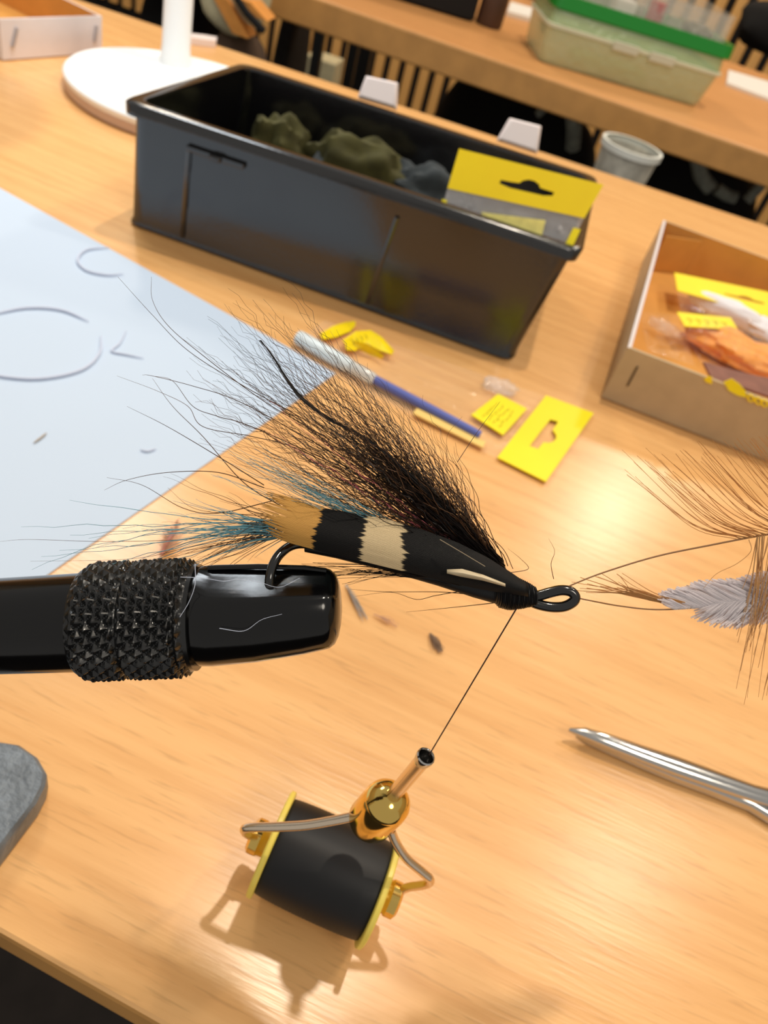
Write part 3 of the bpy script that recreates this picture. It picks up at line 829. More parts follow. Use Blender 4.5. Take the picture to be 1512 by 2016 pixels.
# long single hairs reaching over the paper
longs = [[(880, 1010), (640, 850), (480, 760), (370, 690), (300, 620), (232, 545), (224, 600)][:6],
         [(880, 1010), (640, 860), (520, 790), (400, 700), (330, 640), (300, 590), (298, 545)],
         [(860, 1010), (600, 860), (470, 790), (380, 760), (300, 740), (280, 738)],
         [(860, 1020), (600, 890), (500, 860), (400, 840), (370, 800), (310, 770), (230, 740)],
         [(870, 1010), (520, 850), (430, 820), (380, 800), (340, 750), (300, 740)],
         [(520, 960), (430, 930), (330, 930), (250, 945), (205, 965)],
         [(520, 955), (440, 905), (330, 840), (250, 800)],
         [(540, 985), (430, 1010), (360, 1000), (280, 955), (210, 940)],
         [(560, 1000), (480, 950), (400, 860), (340, 800), (300, 745)]]
lh = []
for p in longs:
    pth = smoothpath([FP(x, y, rh.uniform(-.004, .004)) for x, y in p], 8)
    lh.append((pth, 1.0))
mb = MB(); hairs(mb, lh, 1.2*S0); mb.build('long_hair', M['hair_brown'], fly, smooth=0, kind='stuff')
brown = []
for i in range(120):
    a = math.radians(rh.uniform(24, 66)); L_ = interp(math.degrees(a), LMAX) * rh.uniform(.7, 1.02)
    brown.append((hair_curve((985, 1135), a, L_, rh.uniform(.15, .5), rh.uniform(36, 80), math.radians(rh.uniform(-8, 8)), 0, rh.uniform(-.008, .01), 32), .9))
mb = MB(); hairs(mb, brown, 1.2*S0); mb.build('brown_hair', M['hair_brown'], fly, smooth=0, kind='stuff')
blue = []
for i in range(75):
    a = math.radians(rh.gauss(22.5, 2.6)); L_ = rh.uniform(260, 560)
    blue.append((hair_curve((965, 1128 + rh.uniform(-6, 8)), a, L_, rh.uniform(.03, .2), rh.uniform(60, 120), math.radians(rh.uniform(-2, 7)), rh.uniform(-.0022, -.0012), rh.uniform(-.003, .002), 20), 1.0))
for i in range(60):                       # blue tail behind the feather tip
    a = math.radians(rh.gauss(3, 9)); L_ = rh.uniform(40, 230) if i < 44 else rh.uniform(240, 520)
    blue.append((hair_curve((575 + rh.uniform(-25, 10), 1042 + rh.uniform(-14, 16)), a, L_, rh.uniform(.03, .15), rh.uniform(60, 120), math.radians(rh.uniform(-28, 12)), rh.uniform(.0005, .0015), rh.uniform(-.002, .004), 16), .95))
mb = MB(); hairs(mb, blue, 1.35*S0); mb.build('blue_hair', M['hair_blue'], fly, smooth=0, kind='stuff')
tailh = []
for i in range(48):                       # fine dark tail fibres around the blue ones
    a = math.radians(rh.uniform(-30, 22)); L_ = rh.uniform(90, 270)
    tailh.append((hair_curve((560 + rh.uniform(-30, 20), 1035 + rh.uniform(-25, 25)), a, L_, rh.uniform(.04, .2), rh.uniform(60, 120), math.radians(rh.uniform(-25, 15)), rh.uniform(.0005, .002), rh.uniform(-.002, .005), 16), .75))
for p in ([(590, 1035), (480, 1045), (360, 1062), (200, 1066), (60, 1062), (0, 1066)], [(580, 1040), (480, 1050), (380, 1075), (260, 1100), (60, 1105)], [(590, 1020), (460, 1012), (380, 1000), (330, 960)]):
    tailh.append((smoothpath([FP(x, y, .001) for x, y in p], 8), .8))
mb = MB(); hairs(mb, tailh, 1.1*S0); mb.build('tail_fibres', M['hair_brown'], fly, smooth=0, kind='stuff')
mb = MB(); hairs(mb, [(hair_curve((970, 1130), math.radians(rh.gauss(34, 3)), rh.uniform(420, 560), .25, 60, 0, -.001, -.003, 24), 1) for i in range(5)], 1.3*S0)
mb.build('pink_hair', M['hair_pink'], fly, smooth=0, kind='stuff')

# barred feather (the cheek)
topE = [(484, 958), (560, 976), (625, 998), (700, 1012), (760, 1022), (830, 1042), (900, 1068), (960, 1098), (1010, 1130), (1040, 1152)]
botE = [(482, 1030), (560, 1066), (605, 1078), (680, 1096), (760, 1116), (830, 1133), (900, 1150), (950, 1160), (1000, 1168), (1040, 1174)]
mb = MB(); mb.uv = []
NS = 46; NL = 40
def edge(e, t):
    k = t*(len(e)-1); i = min(int(k), len(e)-2); f = k - i
    return (e[i][0]*(1-f) + e[i+1][0]*f, e[i][1]*(1-f) + e[i+1][1]*f)
rf = random.Random(5)
tips = [.03 + .05*abs(math.sin(j*.9))*rf.random() + .06*(abs(j/NS - .5))**1.3 + .05*rf.random()*(1 if rf.random() < .3 else .2) for j in range(NS + 1)]
for j in range(NS):                        # each strip is a barb bundle with its own ragged tip
    t_start = tips[j]; rows = []
    for i in range(NL + 1):
        t = t_start + (1 - t_start)*i/NL
        row = []
        for v in (j/NS, (j + 1.06)/NS):
            a_, b_ = edge(topE, t), edge(botE, t); v2 = .5 + (v - .5)*(1 if i > 2 else (.985 if i else .98))
            if i == 0: v2 = (j + .5)/NS + (v - (j+.5)/NS)*.25
            if i == 1: v2 = (j + .5)/NS + (v - (j+.5)/NS)*.7
            x = a_[0]*(1-v2) + b_[0]*v2; y = a_[1]*(1-v2) + b_[1]*v2
            arch = 4*v2*(1-v2)
            dz = -.0026 - .0016*arch*(1 - .5*t)
            row.append(FP(x, y, dz)); mb.uv.append((t, v2))
        rows.append(row)
    mb.grid(rows, False)
o = mb.build('barred_feather', M['barred'], fly, smooth=60)
md = o.modifiers.new('thickness', 'SOLIDIFY'); md.thickness = .00012; md.offset = 0
# pale shaft sliver near the head
sp = [(880, 1125), (910, 1128), (950, 1137), (995, 1152)]
rows = []
for (x, y), wv in zip(sp, (4, 8, 6, 3)):
    rows.append([FP(x, y - wv, -.0044), FP(x, y, -.0047), FP(x, y + wv, -.0044)])
mb = MB().grid(rows, False); o = mb.build('shaft_sliver', M['sliver'], fly); md = o.modifiers.new('thickness', 'SOLIDIFY'); md.thickness = .0001
mb = MB().tube(smoothpath([FP(x, y, -.0050) for x, y in ((866, 1062), (910, 1088), (955, 1115))], 5), .8*S0, 4)
mb.build('loose_barb', mat('pale_barb', (170, 150, 120), .5), fly)
for p in (((1004, 1157), (1012, 1160)), ((1016, 1161), (1034, 1166))):
    MB().tube([FP(p[0][0], p[0][1], -.00262), FP(p[1][0], p[1][1], -.0025)], 3.2*S0, 6).build('varnish_spot', M['sliver'], fly)
# dark fibres under the body
bd = []
for i in range(26):
    tx = rh.uniform(590, 700); ty = 1100 + (tx-590)*.22 + rh.uniform(0, 34)
    bd.append((smoothpath([FP(x, y, rh.uniform(-.001, .001)) for x, y in ((985, 1172), (880, 1146 + rh.uniform(-6, 4)), (780, 1128 + rh.uniform(-14, 8)), (tx, ty))], 6), 1.1))
for p in ([(1000, 1180), (920, 1165), (860, 1172), (820, 1180), (770, 1166), (700, 1174)], [(990, 1185), (900, 1195), (800, 1205)], [(980, 1178), (880, 1166), (760, 1165), (690, 1160)]):
    bd.append((smoothpath([FP(x, y, .001) for x, y in p], 6), .8))
mb = MB(); hairs(mb, bd, 1.3*S0); mb.build('beard_fibres', M['hair'], fly, smooth=0, kind='stuff')
cl = []
for p in ([(1010, 1120), (990, 1080), (940, 1030), (930, 960), (890, 905), (880, 860), (910, 820)], [(1090, 1140), (1085, 1110), (1092, 1085), (1080, 1060)], [(1002, 1128), (1040, 1120), (1025, 1100), (1000, 1080)], [(900, 910), (940, 850), (985, 790)]):
    cl.append((smoothpath([FP(x, y, .001) for x, y in p], 8), .8))
mb = MB(); hairs(mb, cl, 1.1*S0); mb.build('loose_hair', M['hair_brown'], fly, smooth=0, kind='stuff')
# thread hanging from the head to the bobbin
tipP = P(838, 1490, .1275)
MB().tube([FP(1018, 1196, -.001), lerp(FP(1018, 1196, -.001), P(845, 1486, .1274), .5), P(845, 1486, .1274)], 1.5*S0, 6).build('tying_thread', M['thread_line'], fly)

# hackle feathers tied in, pointing right
def bend_fn(pts, n=10):
    return smoothpath([P(x, y, z) for x, y, z in pts], n)
def feather(name, stem_pts, r, parent):
    pth = bend_fn(stem_pts); n = len(pth)
    o = MB().tube(pth, [r*(.55 + .45*i/n) for i in range(n)], 6).build(name, M['stem'], parent); return o, pth
z1 = Z0 + .001
f1, p1 = feather('hackle_feather', [(1062, 1172, z1), (1100, 1162, z1), (1180, 1130, z1+.002), (1290, 1096, z1+.004), (1400, 1073, z1+.006), (1512, 1052, z1+.008), (1640, 1034, z1+.010), (1760, 1024, z1+.012)], 2.6*S0, fly)
def on(stem, t):
    k = t*(len(stem)-1); i = min(int(k), len(stem)-2); return lerp(stem[i], stem[i+1], k-i)
bars = []
for i in range(72):
    sx_ = rh.uniform(1456, 1690); zz = z1 + .007
    sy_ = interp(sx_, ((1400, 1073), (1512, 1052), (1640, 1034), (1760, 1024)))
    k = (sx_ - 1456)/234
    tx = 1212 + k*330 + rh.uniform(-14, 60); ty = 884 - 30*k + rh.uniform(-12, 80)*(1-k)
    mx, my = (sx_*.52 + tx*.48) + rh.uniform(0, 14), (sy_*.52 + ty*.48) + 34 - 20*k
    bars.append((smoothpath([P(sx_, sy_, zz), P(mx, my, zz + rh.uniform(-.001, .003)), P(tx, ty, zz + rh.uniform(0, .008))], 7), rh.uniform(.7, 1.15)))
for i in range(46):
    sx_ = rh.uniform(1490, 1600); sy_ = interp(sx_, ((1400, 1073), (1512, 1052), (1640, 1034)))
    tx = 1440 + (sx_-1490)*.62 + rh.uniform(0, 40); ty = rh.uniform(1180, 1390)
    bars.append((smoothpath([P(sx_, sy_, z1+.007), P((sx_+tx)/2 + 6, (sy_+ty)/2, z1 + .008), P(tx, ty, z1 + .009)], 6), rh.uniform(.8, 1.2)))
for p in ([(1474, 1062), (1478, 1085), (1450, 1110), (1410, 1130), (1385, 1158)], [(1172, 1135), (1215, 1150), (1260, 1168), (1300, 1180)], [(1214, 1130), (1250, 1155), (1300, 1176)]):
    bars.append((smoothpath([P(x, y, z1 + .004) for x, y in p], 6), .9))
mb = MB()
for pts, k in bars:
    n = len(pts); mb.tube(pts, [1.25*S0*k*(1-.6*i/n) for i in range(n)], 3, False)
mb.build('barbs', M['barb'], f1, smooth=0, kind='stuff')
f2, p2 = feather('hackle_feather', [(1132, 1176, z1), (1160, 1182, z1), (1220, 1193, z1+.003), (1290, 1200, z1+.005), (1370, 1196, z1+.007), (1450, 1182, z1+.009), (1512, 1170, z1+.010), (1640, 1140, z1+.012), (1740, 1110, z1+.014)], 2.4*S0, fly)
mb = MB(); soft = MB()
for i in range(640):
    t0 = rh.random(); sx_ = 1330 + 380*t0
    sy_ = interp(sx_, ((1290, 1200), (1370, 1196), (1450, 1182), (1512, 1170), (1640, 1140), (1740, 1110))); zz = z1 + interp(sx_, ((1290, .005), (1740, .014)))
    upside = i % 2
    if upside:
        ln_ = interp(sx_, ((1330, 14), (1360, 40), (1450, 52), (1512, 40), (1740, 40))); dx, dy = -42 - ln_*.6, -ln_*.62 - rh.uniform(0, 8)
        if sx_ + dx < 1300: dx = 1300 - sx_
    else:
        if sx_ < 1405: continue
        ln_ = interp(sx_, ((1400, 16), (1450, 48), (1512, 66), (1740, 70))); dx, dy = -36 - ln_*.3, ln_*.9 + rh.uniform(-6, 10)
    pts = smoothpath([P(sx_, sy_, zz), P(sx_ + dx*.55, sy_ + dy*.62, zz + rh.uniform(-.0006, .0006)), P(sx_ + dx + rh.uniform(-6, 6), sy_ + dy, zz + rh.uniform(-.001, .002))], 4)
    n = len(pts); soft.tube(pts, [3.8*S0*(1 - .55*i_/n) for i_ in range(n)], 3, False)
soft.build('white_vane', M['white_vane'], f2, smooth=0, kind='stuff')
bars = []
for i in range(20):
    sx_ = rh.uniform(1300, 1350); sy_ = 1192
    bars.append((smoothpath([P(sx_, sy_ - 6, z1+.006), P(sx_ - 60, sy_ - 22 + rh.uniform(-8, 8), z1+.006), P(sx_ - rh.uniform(90, 190), sy_ - rh.uniform(25, 68), z1 + .006)], 6), rh.uniform(.7, 1.2)))
for pts, k in bars:
    n = len(pts); mb.tube(pts, [1.6*S0*k*(1-.6*i/n) for i in range(n)], 3, False)
mb.build('barbs', M['barb'], f2, smooth=0, kind='stuff')

# loose fibres lying on the jaw
def jf(pts, label, r=.7):
    pth = smoothpath([FP(x, y, dz) for x, y, dz in pts], 8); n = len(pth)
    tag(MB().tube(pth, [r*S0*(1 - .5*i/n) for i in range(n)], 4).build('loose_fibre', M['clip']), label, 'fibre')
jf([(355, 1136, -.0066), (400, 1138, -.0063), (440, 1144, -.0064), (470, 1140, -.0060), (510, 1146, -.0062), (550, 1156, -.0063), (590, 1138, -.0048)], 'wavy pale blue fibre along the top of the black jaw')
jf([(384, 1110, -.0045), (384, 1150, -.0066), (372, 1185, -.0073), (354, 1215, -.0085)], 'curved pale fibre hanging at the front end of the knurled collar')
jf([(432, 1237, -.0076), (480, 1242, -.0075), (515, 1220, -.0074), (555, 1209, -.0069)], 'short pale fibre stuck on the dark side of the jaw')

# ================================================================== BOBBIN HOLDER + SPOOL
bob = thing('bobbin_holder', G(600, 1900), 'brass and steel bobbin holder hanging from the fly on its thread', 'bobbin')
bead = P(764, 1578, .1400)
ax = (bead - tipP).normalized()
k_ = .1275/FPX
MB().lathe(tipP, ax, [(.0016, 17*k_), (.0004, 19.5*k_), (-.0002, 19*k_), (-.0004, 16.5*k_), (.0000, 14*k_), (.001, 12.5*k_), (.005, 12*k_)], 32, (False, False)).build('tube_lip', M['chrome'], bob)
MB().lathe(tipP, ax, [(.003, 12.2*k_), (.0032, 1e-5)], 24, (False, False)).build('tube_bore', M['tube_in'], bob)
lb_ = (bead - tipP).length
MB().lathe(tipP, ax, [(.0012, 17*k_), (.0022, 16*k_), (lb_ + .002, 16*k_)], 24, (False, True)).build('tube', M['wire'], bob)
rbd = 48 * .1400/FPX
prof = [(-rbd*.62, .0015), (-rbd*.66, rbd*.26), (-rbd*.60, rbd*.46), (-rbd*.46, rbd*.68), (-rbd*.28, rbd*.84), (-rbd*.10, rbd*.945), (-.0001, rbd*.97), (.0003, rbd*.975)]
MB().lathe(bead, ax, prof, 40, (False, True)).build('domed_cap', M['brass'], bob)
sl, sr = P(535, 1660, .1636), P(745, 1757, .1620)
sax = (sr - sl).normalized()
ax2 = ((sl + sr)/2 - bead).normalized()
MB().lathe(bead + ax2*.0003, ax2, [(.0, rbd*.96), (.0006, rbd*1.0), (.0082, rbd*1.0), (.0090, rbd*.94), (.0092, rbd*.7)], 40, (True, True)).build('collar', M['brass'], bob)
def wire(pts, name):
    pth = smoothpath(pts, 9); n = len(pth)
    return MB().tube(pth, 9.5*.147/FPX, 12).build(name, M['wire'], bob)
bossL = sl - sax*.0036; bossR = sr + sax*.0036
wire([P(716, 1604, .1450), P(690, 1609, .1452), P(655, 1616, .1456), P(600, 1625, .1466), P(540, 1628, .1480), P(495, 1629, .1496), P(481, 1633, .1510), P(488, 1642, .1540), bossL + (P(505, 1650, .160) - bossL)*.3], 'arm')
wire([P(770, 1636, .1470), P(780, 1660, .1482), P(800, 1690, .1500), P(830, 1716, .1520), P(847, 1732, .1535), P(838, 1741, .1560), P(800, 1748, .1600), bossR + (P(778, 1750, .161) - bossR)*.3], 'arm')
kS = .1628/.1517
for c, s in ((sl, -1), (sr, 1)):
    MB().lathe(c + sax*s*.0007, sax*s, [(0, .0032*kS), (.0014, .0033*kS), (.0018, .0036*kS), (.0036, .0036*kS), (.0042, .0028*kS), (.0044, .001)], 24).build('spool_button', M['brass'], bob)
spl = thing('thread_spool', G(600, 1820), 'spool of black tying thread with pale yellow flanges, held in the bobbin', 'spool')
Ls = (sr - sl).length
rows = []
prof = []; NW = 60
for i in range(NW + 1):
    t = i/NW; prof.append((.0008 + (Ls-.0016)*t, .0100 + .0006*math.sin(PI*t)**.5 + .00005*(i % 2)))
MB().lathe(sl, sax, prof, 56, (True, True)).build('thread_winding', M['thread'], spl, smooth=60)
for c, s in ((sl, -1), (sr, 1)):
    MB().lathe(c - sax*s*.0008, sax*s, [(0, .0108), (.0001, .0113), (.0003, .0115), (.0011, .0115), (.0014, .0111)], 64).build('flange', M['yellow_plastic'], spl)

# ================================================================== SCISSORS
sc = thing('scissors', G(1300, 1510), 'polished steel scissors at the right, curved tips pointing left', 'scissors')
def blade(topp, botp, h0, h1, name, ext):
    rows = []
    pts = list(zip(topp, botp)); n = len(pts)
    for i, (a_, b_) in enumerate(pts):
        hh = h0 + (h1 - h0)*i/(n-1)
        A = G(*a_, hh); B = G(*b_, hh); c = (A + B)/2; hw = (A - B)/2; th = .0012 + .0006*i/(n-1)
        if i == 0: th = .0004
        rows.append([c + hw*math.cos(2*PI*k/14) + Vector((0, 0, th*math.sin(2*PI*k/14)))*1.4 for k in range(14)])
    d = (rows[-1][0] - rows[-2][0]).normalized()
    rows.append([p + d*.02 + Vector((0, 0, -.0005)) for p in rows[-1]])
    rows.append([p + d*(.045) + ext for p in rows[-2]])
    MB().grid(rows, True, True, True).build(name, M['chrome'], sc, smooth=40)
    return sum(rows[-1], Vector())/14, d
e1, d1 = blade([(1121, 1434), (1150, 1434), (1200, 1447), (1260, 1468), (1330, 1490), (1400, 1516), (1480, 1546), (1540, 1560)],
               [(1119, 1439), (1146, 1452), (1198, 1474), (1258, 1498), (1330, 1526), (1398, 1550), (1478, 1578), (1538, 1598)], .0045, .0045, 'blade', Vector((.002, .004, 0)))
e2, d2 = blade([(1135, 1448), (1160, 1456), (1200, 1470), (1260, 1494), (1330, 1524), (1400, 1550), (1478, 1578), (1540, 1610)],
               [(1133, 1451), (1158, 1464), (1200, 1482), (1258, 1508), (1330, 1538), (1400, 1564), (1476, 1594), (1536, 1632)], .0020, .0020, 'blade', Vector((.002, -.004, 0)))
for e_, s in ((e1, 1), (e2, -1)):
    cx = e_ + d1*.055 + Vector((0, .014*s, 0)); cx.z = T + .0034
    MB().tube(smoothpath([e_ - d1*.004, lerp(e_, cx, .4) + Vector((0, .002*s, 0)), cx - d1*.0128], 6), .0019, 10).build('shank', M['chrome'], sc)
    MB().tube([cx + Vector((.0125*math.cos(k*PI/16), .0105*math.sin(k*PI/16), 0)) for k in range(33)], .0019, 10, False).build('finger_ring', M['chrome'], sc)
pv = lerp(rowsc := e1, e2, .5) - d1*.028
MB().lathe(Vector((pv.x, pv.y, T + .0062)), (0, 0, 1), [(0, .0022), (.0008, .0022), (.0012, .0015)], 16).build('pivot_screw', M['chrome'], sc)

# ================================================================== BITS ON THE DESK
def tuft(name, a, b, n, mt, label, spread, r=.00010, h=.0009):
    mb = MB(); A, B = G(*a, h), G(*b, h); d_ = B - A; sd = Vector((-d_.y, d_.x, 0)).normalized()
    for i in range(n):
        t0, t1 = rh.uniform(0, .25), rh.uniform(.6, 1.0); o0 = rh.gauss(0, spread*.35); o1 = rh.gauss(0, spread)
        zz = Vector((0, 0, rh.uniform(-.0006, .0012)))
        mb.tube(smoothpath([A + d_*t0 + sd*o0, A + d_*(t0+t1)/2 + sd*(o0+o1)*.6 + zz, A + d_*t1 + sd*o1], 3), r, 3, False)
    o = mb.build(name, mt, smooth=0); return tag(o, label, 'tuft')
tuft('fur_tuft', (846, 1246), (872, 1284), 60, M['fluff'], 'small dark fur tuft on the desk below the fly body', .0008)
tuft('fur_tuft', (680, 1150), (722, 1222), 26, M['clip_grey'], 'faint grey fibre wisp on the desk beyond the jaw end', .0006, .00008)
tuft('fur_tuft', (735, 1208), (785, 1232), 14, M['fluff_tan'], 'faint tan fibre wisp on the desk below the fly', .0006, .00008)
ft = thing('feather_scrap', G(335, 1060), 'small pinkish feather scrap on the desk above the knurled collar', 'feather')
mb = MB()
A = G(322, 1095, .001); B = G(350, 1028, .004)
for i in range(150):
    t = rh.random(); c = lerp(A, B, .1 + .75*t); wv = .0034*math.sin(PI*min(1, .15 + t*.8))
    mb.tube([c, c + Vector((rh.uniform(-wv, wv), rh.uniform(-.001, .004), rh.uniform(0, .002)))], .00012, 3, False)
mb.build('vane', M['fluff_tan'], ft, smooth=0, kind='stuff')
MB().tube(smoothpath([G(318, 1092, .001), G(324, 1076, .002), G(340, 1050, .004)], 4), .0006, 6).build('quill', mat('dark_red_quill', (196, 132, 120), .5), ft)

# ================================================================== ON THE FAR DESK
ga, gb = G(1060, 122), G(1376, 214)
ex = (gb - ga); wv = ex.length; ex.normalize(); eyv = Vector((-ex.y, ex.x, 0)); Zv = Vector((0, 0, 1))
org_ = thing('organiser_box', (ga + gb)/2 + eyv*.06, 'translucent box with green band and clear compartment lid on the far desk', 'box')
def qd(x0, x1, y0, y1, z): return [ga + ex*x0 + eyv*y0 + Zv*z, ga + ex*x1 + eyv*y0 + Zv*z, ga + ex*x1 + eyv*y1 + Zv*z, ga + ex*x0 + eyv*y1 + Zv*z]
D_ = .12
ls = [rquad(qd(.002, wv-.002, .004, D_, .0004), .014), rquad(qd(0, wv, .001, D_, .004), .014), rquad(qd(-.004, wv+.006, -.004, D_+.004, .040), .014),
      rquad(qd(-.003, wv+.005, -.003, D_+.003, .040), .013), rquad(qd(.001, wv-.001, .002, D_-.001, .006), .013), rquad(qd(.004, wv-.004, .006, D_-.004, .003), .013)]
MB().loops(ls, True, True).build('lower_tub', M['frost'], org_)
ls = [rquad(qd(-.004-d_, wv+.006+d_, -.004-d_, D_+.004+d_, z), .014) for z, d_ in ((.040, 0), (.0403, .0025), (.0435, .0025), (.044, 0))]
MB().loops(ls, False, False).build('tub_lip', mat('frosted_lip', (214, 216, 188), .4), org_)
ls = [rquad(qd(-.004, wv+.006, -.004, D_+.004, .044), .014), rquad(qd(-.002, wv+.006, .0, D_+.004, .058), .014), rquad(qd(.0, wv+.004, .002, D_, .058), .013), rquad(qd(-.002, wv+.004, -.002, D_+.002, .045), .013)]
MB().loops(ls, False, False).build('upper_tub', M['clear_green'], org_)
for x in (.36, .58):
    MB().box(ga + ex*wv*x - eyv*.009 + Zv*.036, ex*.034, eyv*.004, Zv*.010).build('clasp', mat('clasp_frost', (206, 208, 184), .4), org_, smooth=0, bevel=.001)
MB().box(ga + ex*.05 + eyv*.02 + Zv*.005, ex*.10, eyv*.05, Zv*.012).build('green_tray', mat('pale_green_tray', (140, 190, 110), .4), org_, smooth=0, bevel=.003)
ls = [rquad(qd(-.002, wv+.008, .0, D_+.006, .058), .014), rquad(qd(-.005, wv+.011, -.003, D_+.008, .060), .014), rquad(qd(-.004, wv+.011, -.001, D_+.009, .074), .014), rquad(qd(.002, wv+.004, .006, D_, .074), .012), rquad(qd(.002, wv+.004, .006, D_, .059), .012)]
MB().loops(ls, False, False).build('green_band', M['green'], org_)
ls = [rquad(qd(.005, wv, .008, D_, .060), .010), rquad(qd(.004, wv, .012, D_+.004, .100), .010), rquad(qd(.006, wv-.002, .014, D_+.002, .100), .010), rquad(qd(.007, wv-.002, .010, D_-.002, .062), .010)]
MB().loops(ls, False, True).build('compartment_lid', M['clear_box'], org_)
MB().slab(rquad(qd(.004, wv, .012, D_+.004, .100), .010), Zv*.0015).build('lid_top', M['clear_box'], org_, smooth=0)
for x in (.30, .47, .60, .80):
    MB().box(ga + ex*wv*x + eyv*.014 + Zv*.063, ex*.0012, eyv*.10, Zv*.037).build('divider', M['clear_box'], org_, smooth=0)
def inlid(x, y, z): return ga + ex*wv*x + eyv*y + Zv*z
rs = MB().lathe(inlid(.56, .022, .0625), Zv, [(0, .010), (.030, .010)], 20).build('red_spool', M['red'])
tag(rs, 'small red spool standing in the clear compartment lid', 'spool')
mb = MB(); blob(mb, inlid(.84, .030, .0735), ex*.020, eyv*.012, Zv*.010, 3, .3); tag(mb.build('bead_heap', M['grey_item']), 'heap of grey beads in the right compartment of the clear lid', 'beads')
mb = MB(); blob(mb, inlid(.915, .020, .0675), ex*.005, eyv*.005, Zv*.005, 1, 0, 2); tag(mb.build('amber_bead', M['amber']), 'single amber bead at the right end of the clear lid', 'bead')
MB_ = MB().box(inlid(.33, .018, .0625), ex*.026, eyv*.03, Zv*.022); tag(MB_.build('white_spool_card', M['cyl_white'], smooth=0, bevel=.001), 'white folded card in the clear lid left of the red spool', 'card')

# black case and brown roll
ca, cb = G(786, 2), G(933, 46)
exx = (cb - ca).normalized(); eyy = Vector((-exx.y, exx.x, 0))
mb = MB(); c = lerp(ca, cb, .5)
q0 = [cb - exx*.22, cb, cb + eyy*.16, cb - exx*.22 + eyy*.16]
ls = [rquad(zup(shrink(q0, .003), T + .0004), .01), rquad(zup(q0, T + .004), .01), rquad(zup(q0, T + .085), .01), rquad(zup(shrink(q0, .005), T + .09), .01)]
cs = thing('tool_case', cb, 'black tool case on the far desk, left of the white cards', 'case')
MB().loops(ls[:2] + [rquad(zup(q0, T+.06), .01)]).build('case_body', M['fabric_black'], cs)
MB().loops([rquad(zup(shrink(q0, -.001), T+.0612), .01), rquad(zup(q0, T+.085), .01), rquad(zup(shrink(q0, .005), T+.09), .01)]).build('case_lid', M['fabric_black'], cs)
rc = G(958, 42) + eyy*.02
rc = cb + exx*.0215 + eyy*.012
rl = MB().lathe(Vector((rc.x, rc.y, T + .0003)), (0, 0, 1), [(0, .017), (.003, .0185), (.075, .0185), (.078, .017)], 32).build('leather_pot', M['brown_roll'])
tag(rl, 'dark brown round pot beside the black tool case', 'pot')
q = [G(1003, 12), G(1068, 30), G(1064, 49), G(996, 31)]
tag(MB().slab([p + Zv*.0003 for p in q], Zv*.006).build('white_block', M['cyl_white'], smooth=0), 'flat white block between the brown pot and the organiser', 'block')
mb = MB(); c = G(1062, 12) + Vector((-.004, .06, .024)); blob(mb, c, (.034, .004, 0), (0, .02, 0), (0, 0, .024), 3, .2)
tag(mb.build('cloth_bundle', M['navy']), 'navy cloth bundle behind the white block on the far desk', 'cloth')
q = [G(1432, 143), G(1560, 180), G(1556, 216), G(1428, 168)]
tag(MB().slab([p + Zv*.0003 for p in q], Zv*.004).build('paper_pad', M['cyl_white'], smooth=0), 'white paper pad right of the organiser on the far desk', 'paper')
mb = MB(); c = G(1530, 128) + Vector((.02, .05, .05)); blob(mb, c, (.12, -.01, 0), (0, .05, 0), (0, 0, .05), 12, .12)
tag(mb.build('black_pouch', M['fabric_black']), 'black soft pouch at the right end of the far desk', 'pouch')

# ================================================================== UNDER THE FAR DESK
def soft_bag(name, px0, px1, ztop, y, depth, label, seed, mt, pw=2.6):
    A, B = PY(px0, 200, y), PY(px1, 200 + (px1-px0)*.34, y)
    cx = (A.x + B.x)/2; hw = abs(B.x - A.x)/2
    t = thing(name, (cx, y + depth, 0), label, 'bag')
    mb = MB(); blob(mb, (cx, y + depth, ztop/2 + .001), (hw, 0, 0), (0, depth, 0), (0, 0, ztop/2), seed, .10, pw, 48, 28, 2.2)
    z0, z1_ = min(p.z for p in mb.v), max(p.z for p in mb.v)
    for p in mb.v: p.z = .001 + (p.z - z0)/(z1_ - z0)*ztop
    mb.build('bag_body', mt, t); return t, cx, hw, ztop
t, cx, hw, zt = soft_bag('backpack', 815, 1205, .635, 1.55, .12, 'large black backpack under the far desk behind the black box', 4, M['fabric_black'])
sx0 = PY(1120, 180, 1.52); 
MB().tube(smoothpath([PY(1085, 185, 1.56), PY(1110, 190, 1.50), PY(1125, 215, 1.50), PY(1130, 250, 1.50), PY(1128, 290, 1.52)], 6), [.014]*25, 8).build('strap', M['strap'], t)
MB().tube(smoothpath([PY(1060, 225, 1.53), PY(1090, 195, 1.51), PY(1112, 188, 1.52)], 6), .007, 8).build('strap', M['strap'], t)
t2, cx, hw, zt = soft_bag('backpack', 1258, 1640, .645, 1.44, .12, 'black backpack with grey straps under the far desk at the right', 9, M['fabric_black'])
for pts, r_ in (([(1350, 278), (1372, 310), (1380, 345), (1400, 372)], .011), ([(1400, 300), (1425, 318), (1440, 330)], .006), ([(1470, 395), (1495, 370), (1515, 345)], .008), ([(1412, 372), (1432, 385), (1450, 390)], .009)):
    MB().tube(smoothpath([PY(x, y, 1.285) for x, y in pts], 6), r_, 8).build('strap', M['strap'], t2)
# grey bin
bp_ = PY(1247, 284, .95); bin_ = thing('waste_bin', (bp_.x, .95, 0), 'tall grey plastic bin with a pale rim between the two backpacks', 'bin')
MB().lathe((bp_.x, .95, .001), (0, 0, 1), [(0, .030), (.004, .032), (bp_.z - .4, .028), (bp_.z - .09, .026), (bp_.z - .008, .033)], 28, (True, False)).build('bin_body', M['fabric_grey'], bin_)
MB().lathe((bp_.x, .95, bp_.z - .008), (0, 0, 1), [(0, .032), (0, .0355), (.007, .0355), (.007, .032)], 28, (False, False)).build('bin_rim', mat('pale_bin_rim', (236, 238, 230), .6), bin_)
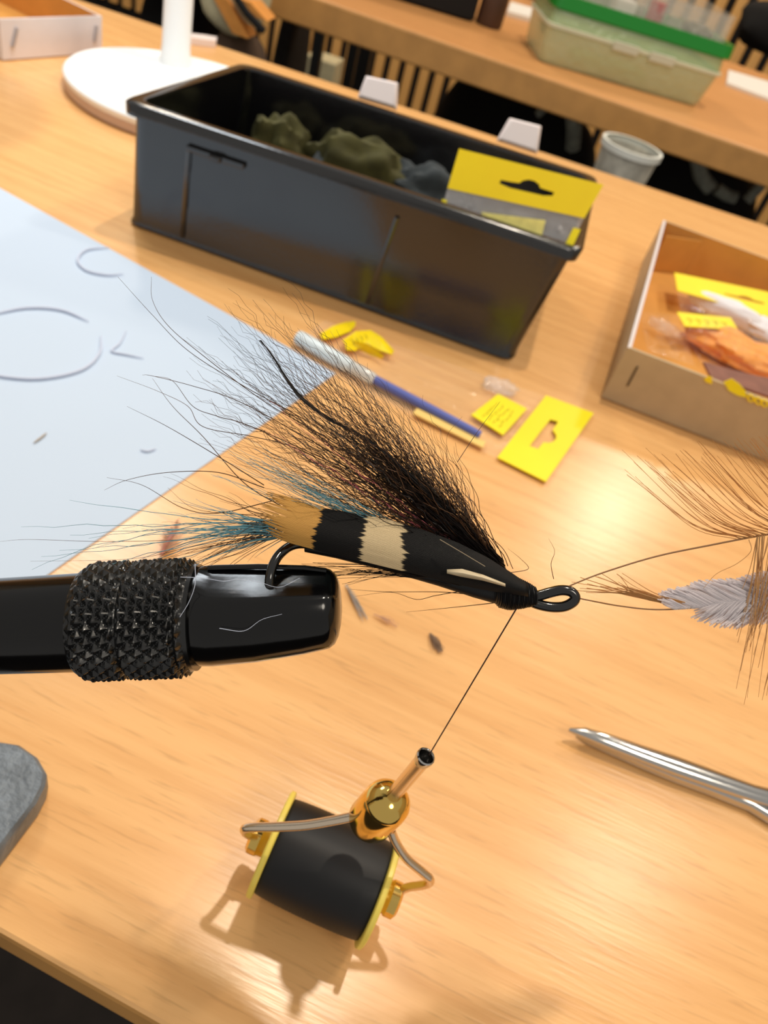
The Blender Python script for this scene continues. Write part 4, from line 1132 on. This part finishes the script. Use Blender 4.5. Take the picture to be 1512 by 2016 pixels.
# tall stool with black legs
def stool(px_list, zs, label):
    pp = [PY(px, 120, y) for px, y in px_list]
    cx = sum(p.x for p in pp)/4; cy = sum(p.y for p in pp)/4; t = thing('tall_stool', (cx, cy, 0), label, 'stool')
    for p in pp:
        MB().box((p.x - .013, p.y - .013, 0), (.026, 0, 0), (0, .026, 0), (0, 0, zs)).build('leg', M['chair_black'], t, smooth=0)
    x0, x1 = min(p.x for p in pp) - .03, max(p.x for p in pp) + .03; y0, y1 = min(p.y for p in pp) - .03, max(p.y for p in pp) + .03
    MB().box((x0, y0, zs), (x1-x0, 0, 0), (0, y1-y0, 0), (0, 0, .04)).build('seat', M['fabric_black'], t, smooth=0, bevel=.012)
    MB().box((x0 + .03, y0 + .025, .22), (x1-x0-.06, 0, 0), (0, .012, 0), (0, 0, .02)).build('foot_rail', M['chair_black'], t, smooth=0)
stool([(578, 2.0), (718, 2.0), (622, 2.32), (692, 2.32)], .66, 'tall black legged stool beyond the far desk, in front of the slatted wall')
cbx = PY(628, 138, 2.6)
tag(MB().box((cbx.x - .05, 2.6, 0.0005), (.10, 0, 0), (0, .1, 0), (0, 0, cbx.z + .03)).build('cream_carton', M['cream'], smooth=0, bevel=.004), 'cream carton on the floor behind the chair legs', 'carton')
# cream and orange bag at left
tb = thing('shoulder_bag', (PY(455, 50, .90).x, .945, 0), 'cream and orange striped cloth bag in the gap between the desks near the lamp', 'bag')
c = PY(452, 30, .93); hz = (PY(452, 78, .905).z)
mb = MB(); blob(mb, (c.x, 0.945, hz + .050), (.037, 0, 0), (0, .042, 0), (0, 0, .050), 3, .10, 2.8); mb.build('bag_body', M['cream'], tb)
for k, (x0, x1) in enumerate((((432, -6), (470, 70)), ((478, 0), (508, 36)))):
    a_, b_ = PY(*x0, 0.898), PY(*x1, 0.898)
    MB().slab([a_ - Vector((.009, 0, 0)), a_ + Vector((.009, 0, 0)), b_ + Vector((.010, 0, 0)), b_ - Vector((.007, 0, 0))], (0, .03, 0)).build('orange_panel', M['orange_cloth'], tb, smooth=0)
MB().tube([PY(455, -20, 0.892), PY(485, 25, 0.892), PY(520, 62, 0.892)], .004, 8).build('shoulder_strap', M['fabric_black'], tb)
mb = MB(); blob(mb, (c.x + .01, 0.945, hz/2 + .004), (.037, 0, 0), (0, .040, 0), (0, 0, hz/2), 5, .03, 4.5); zm = min(p.z for p in mb.v)
for p in mb.v: p.z -= zm - .001
mb.build('bag_foot', M['brown_cloth'], tb)
t3, cx, hw, zt = soft_bag('backpack', 205, 385, .70, 1.10, .11, 'black backpack behind the lamp stem beyond the near desk', 15, M['fabric_black'])
t4, cx, hw, zt = soft_bag('backpack', 512, 562, .66, 1.62, .08, 'slim dark grey bag between striped bag and chair legs', 21, mat('charcoal_cloth', (44, 40, 38), .9, var=.2))
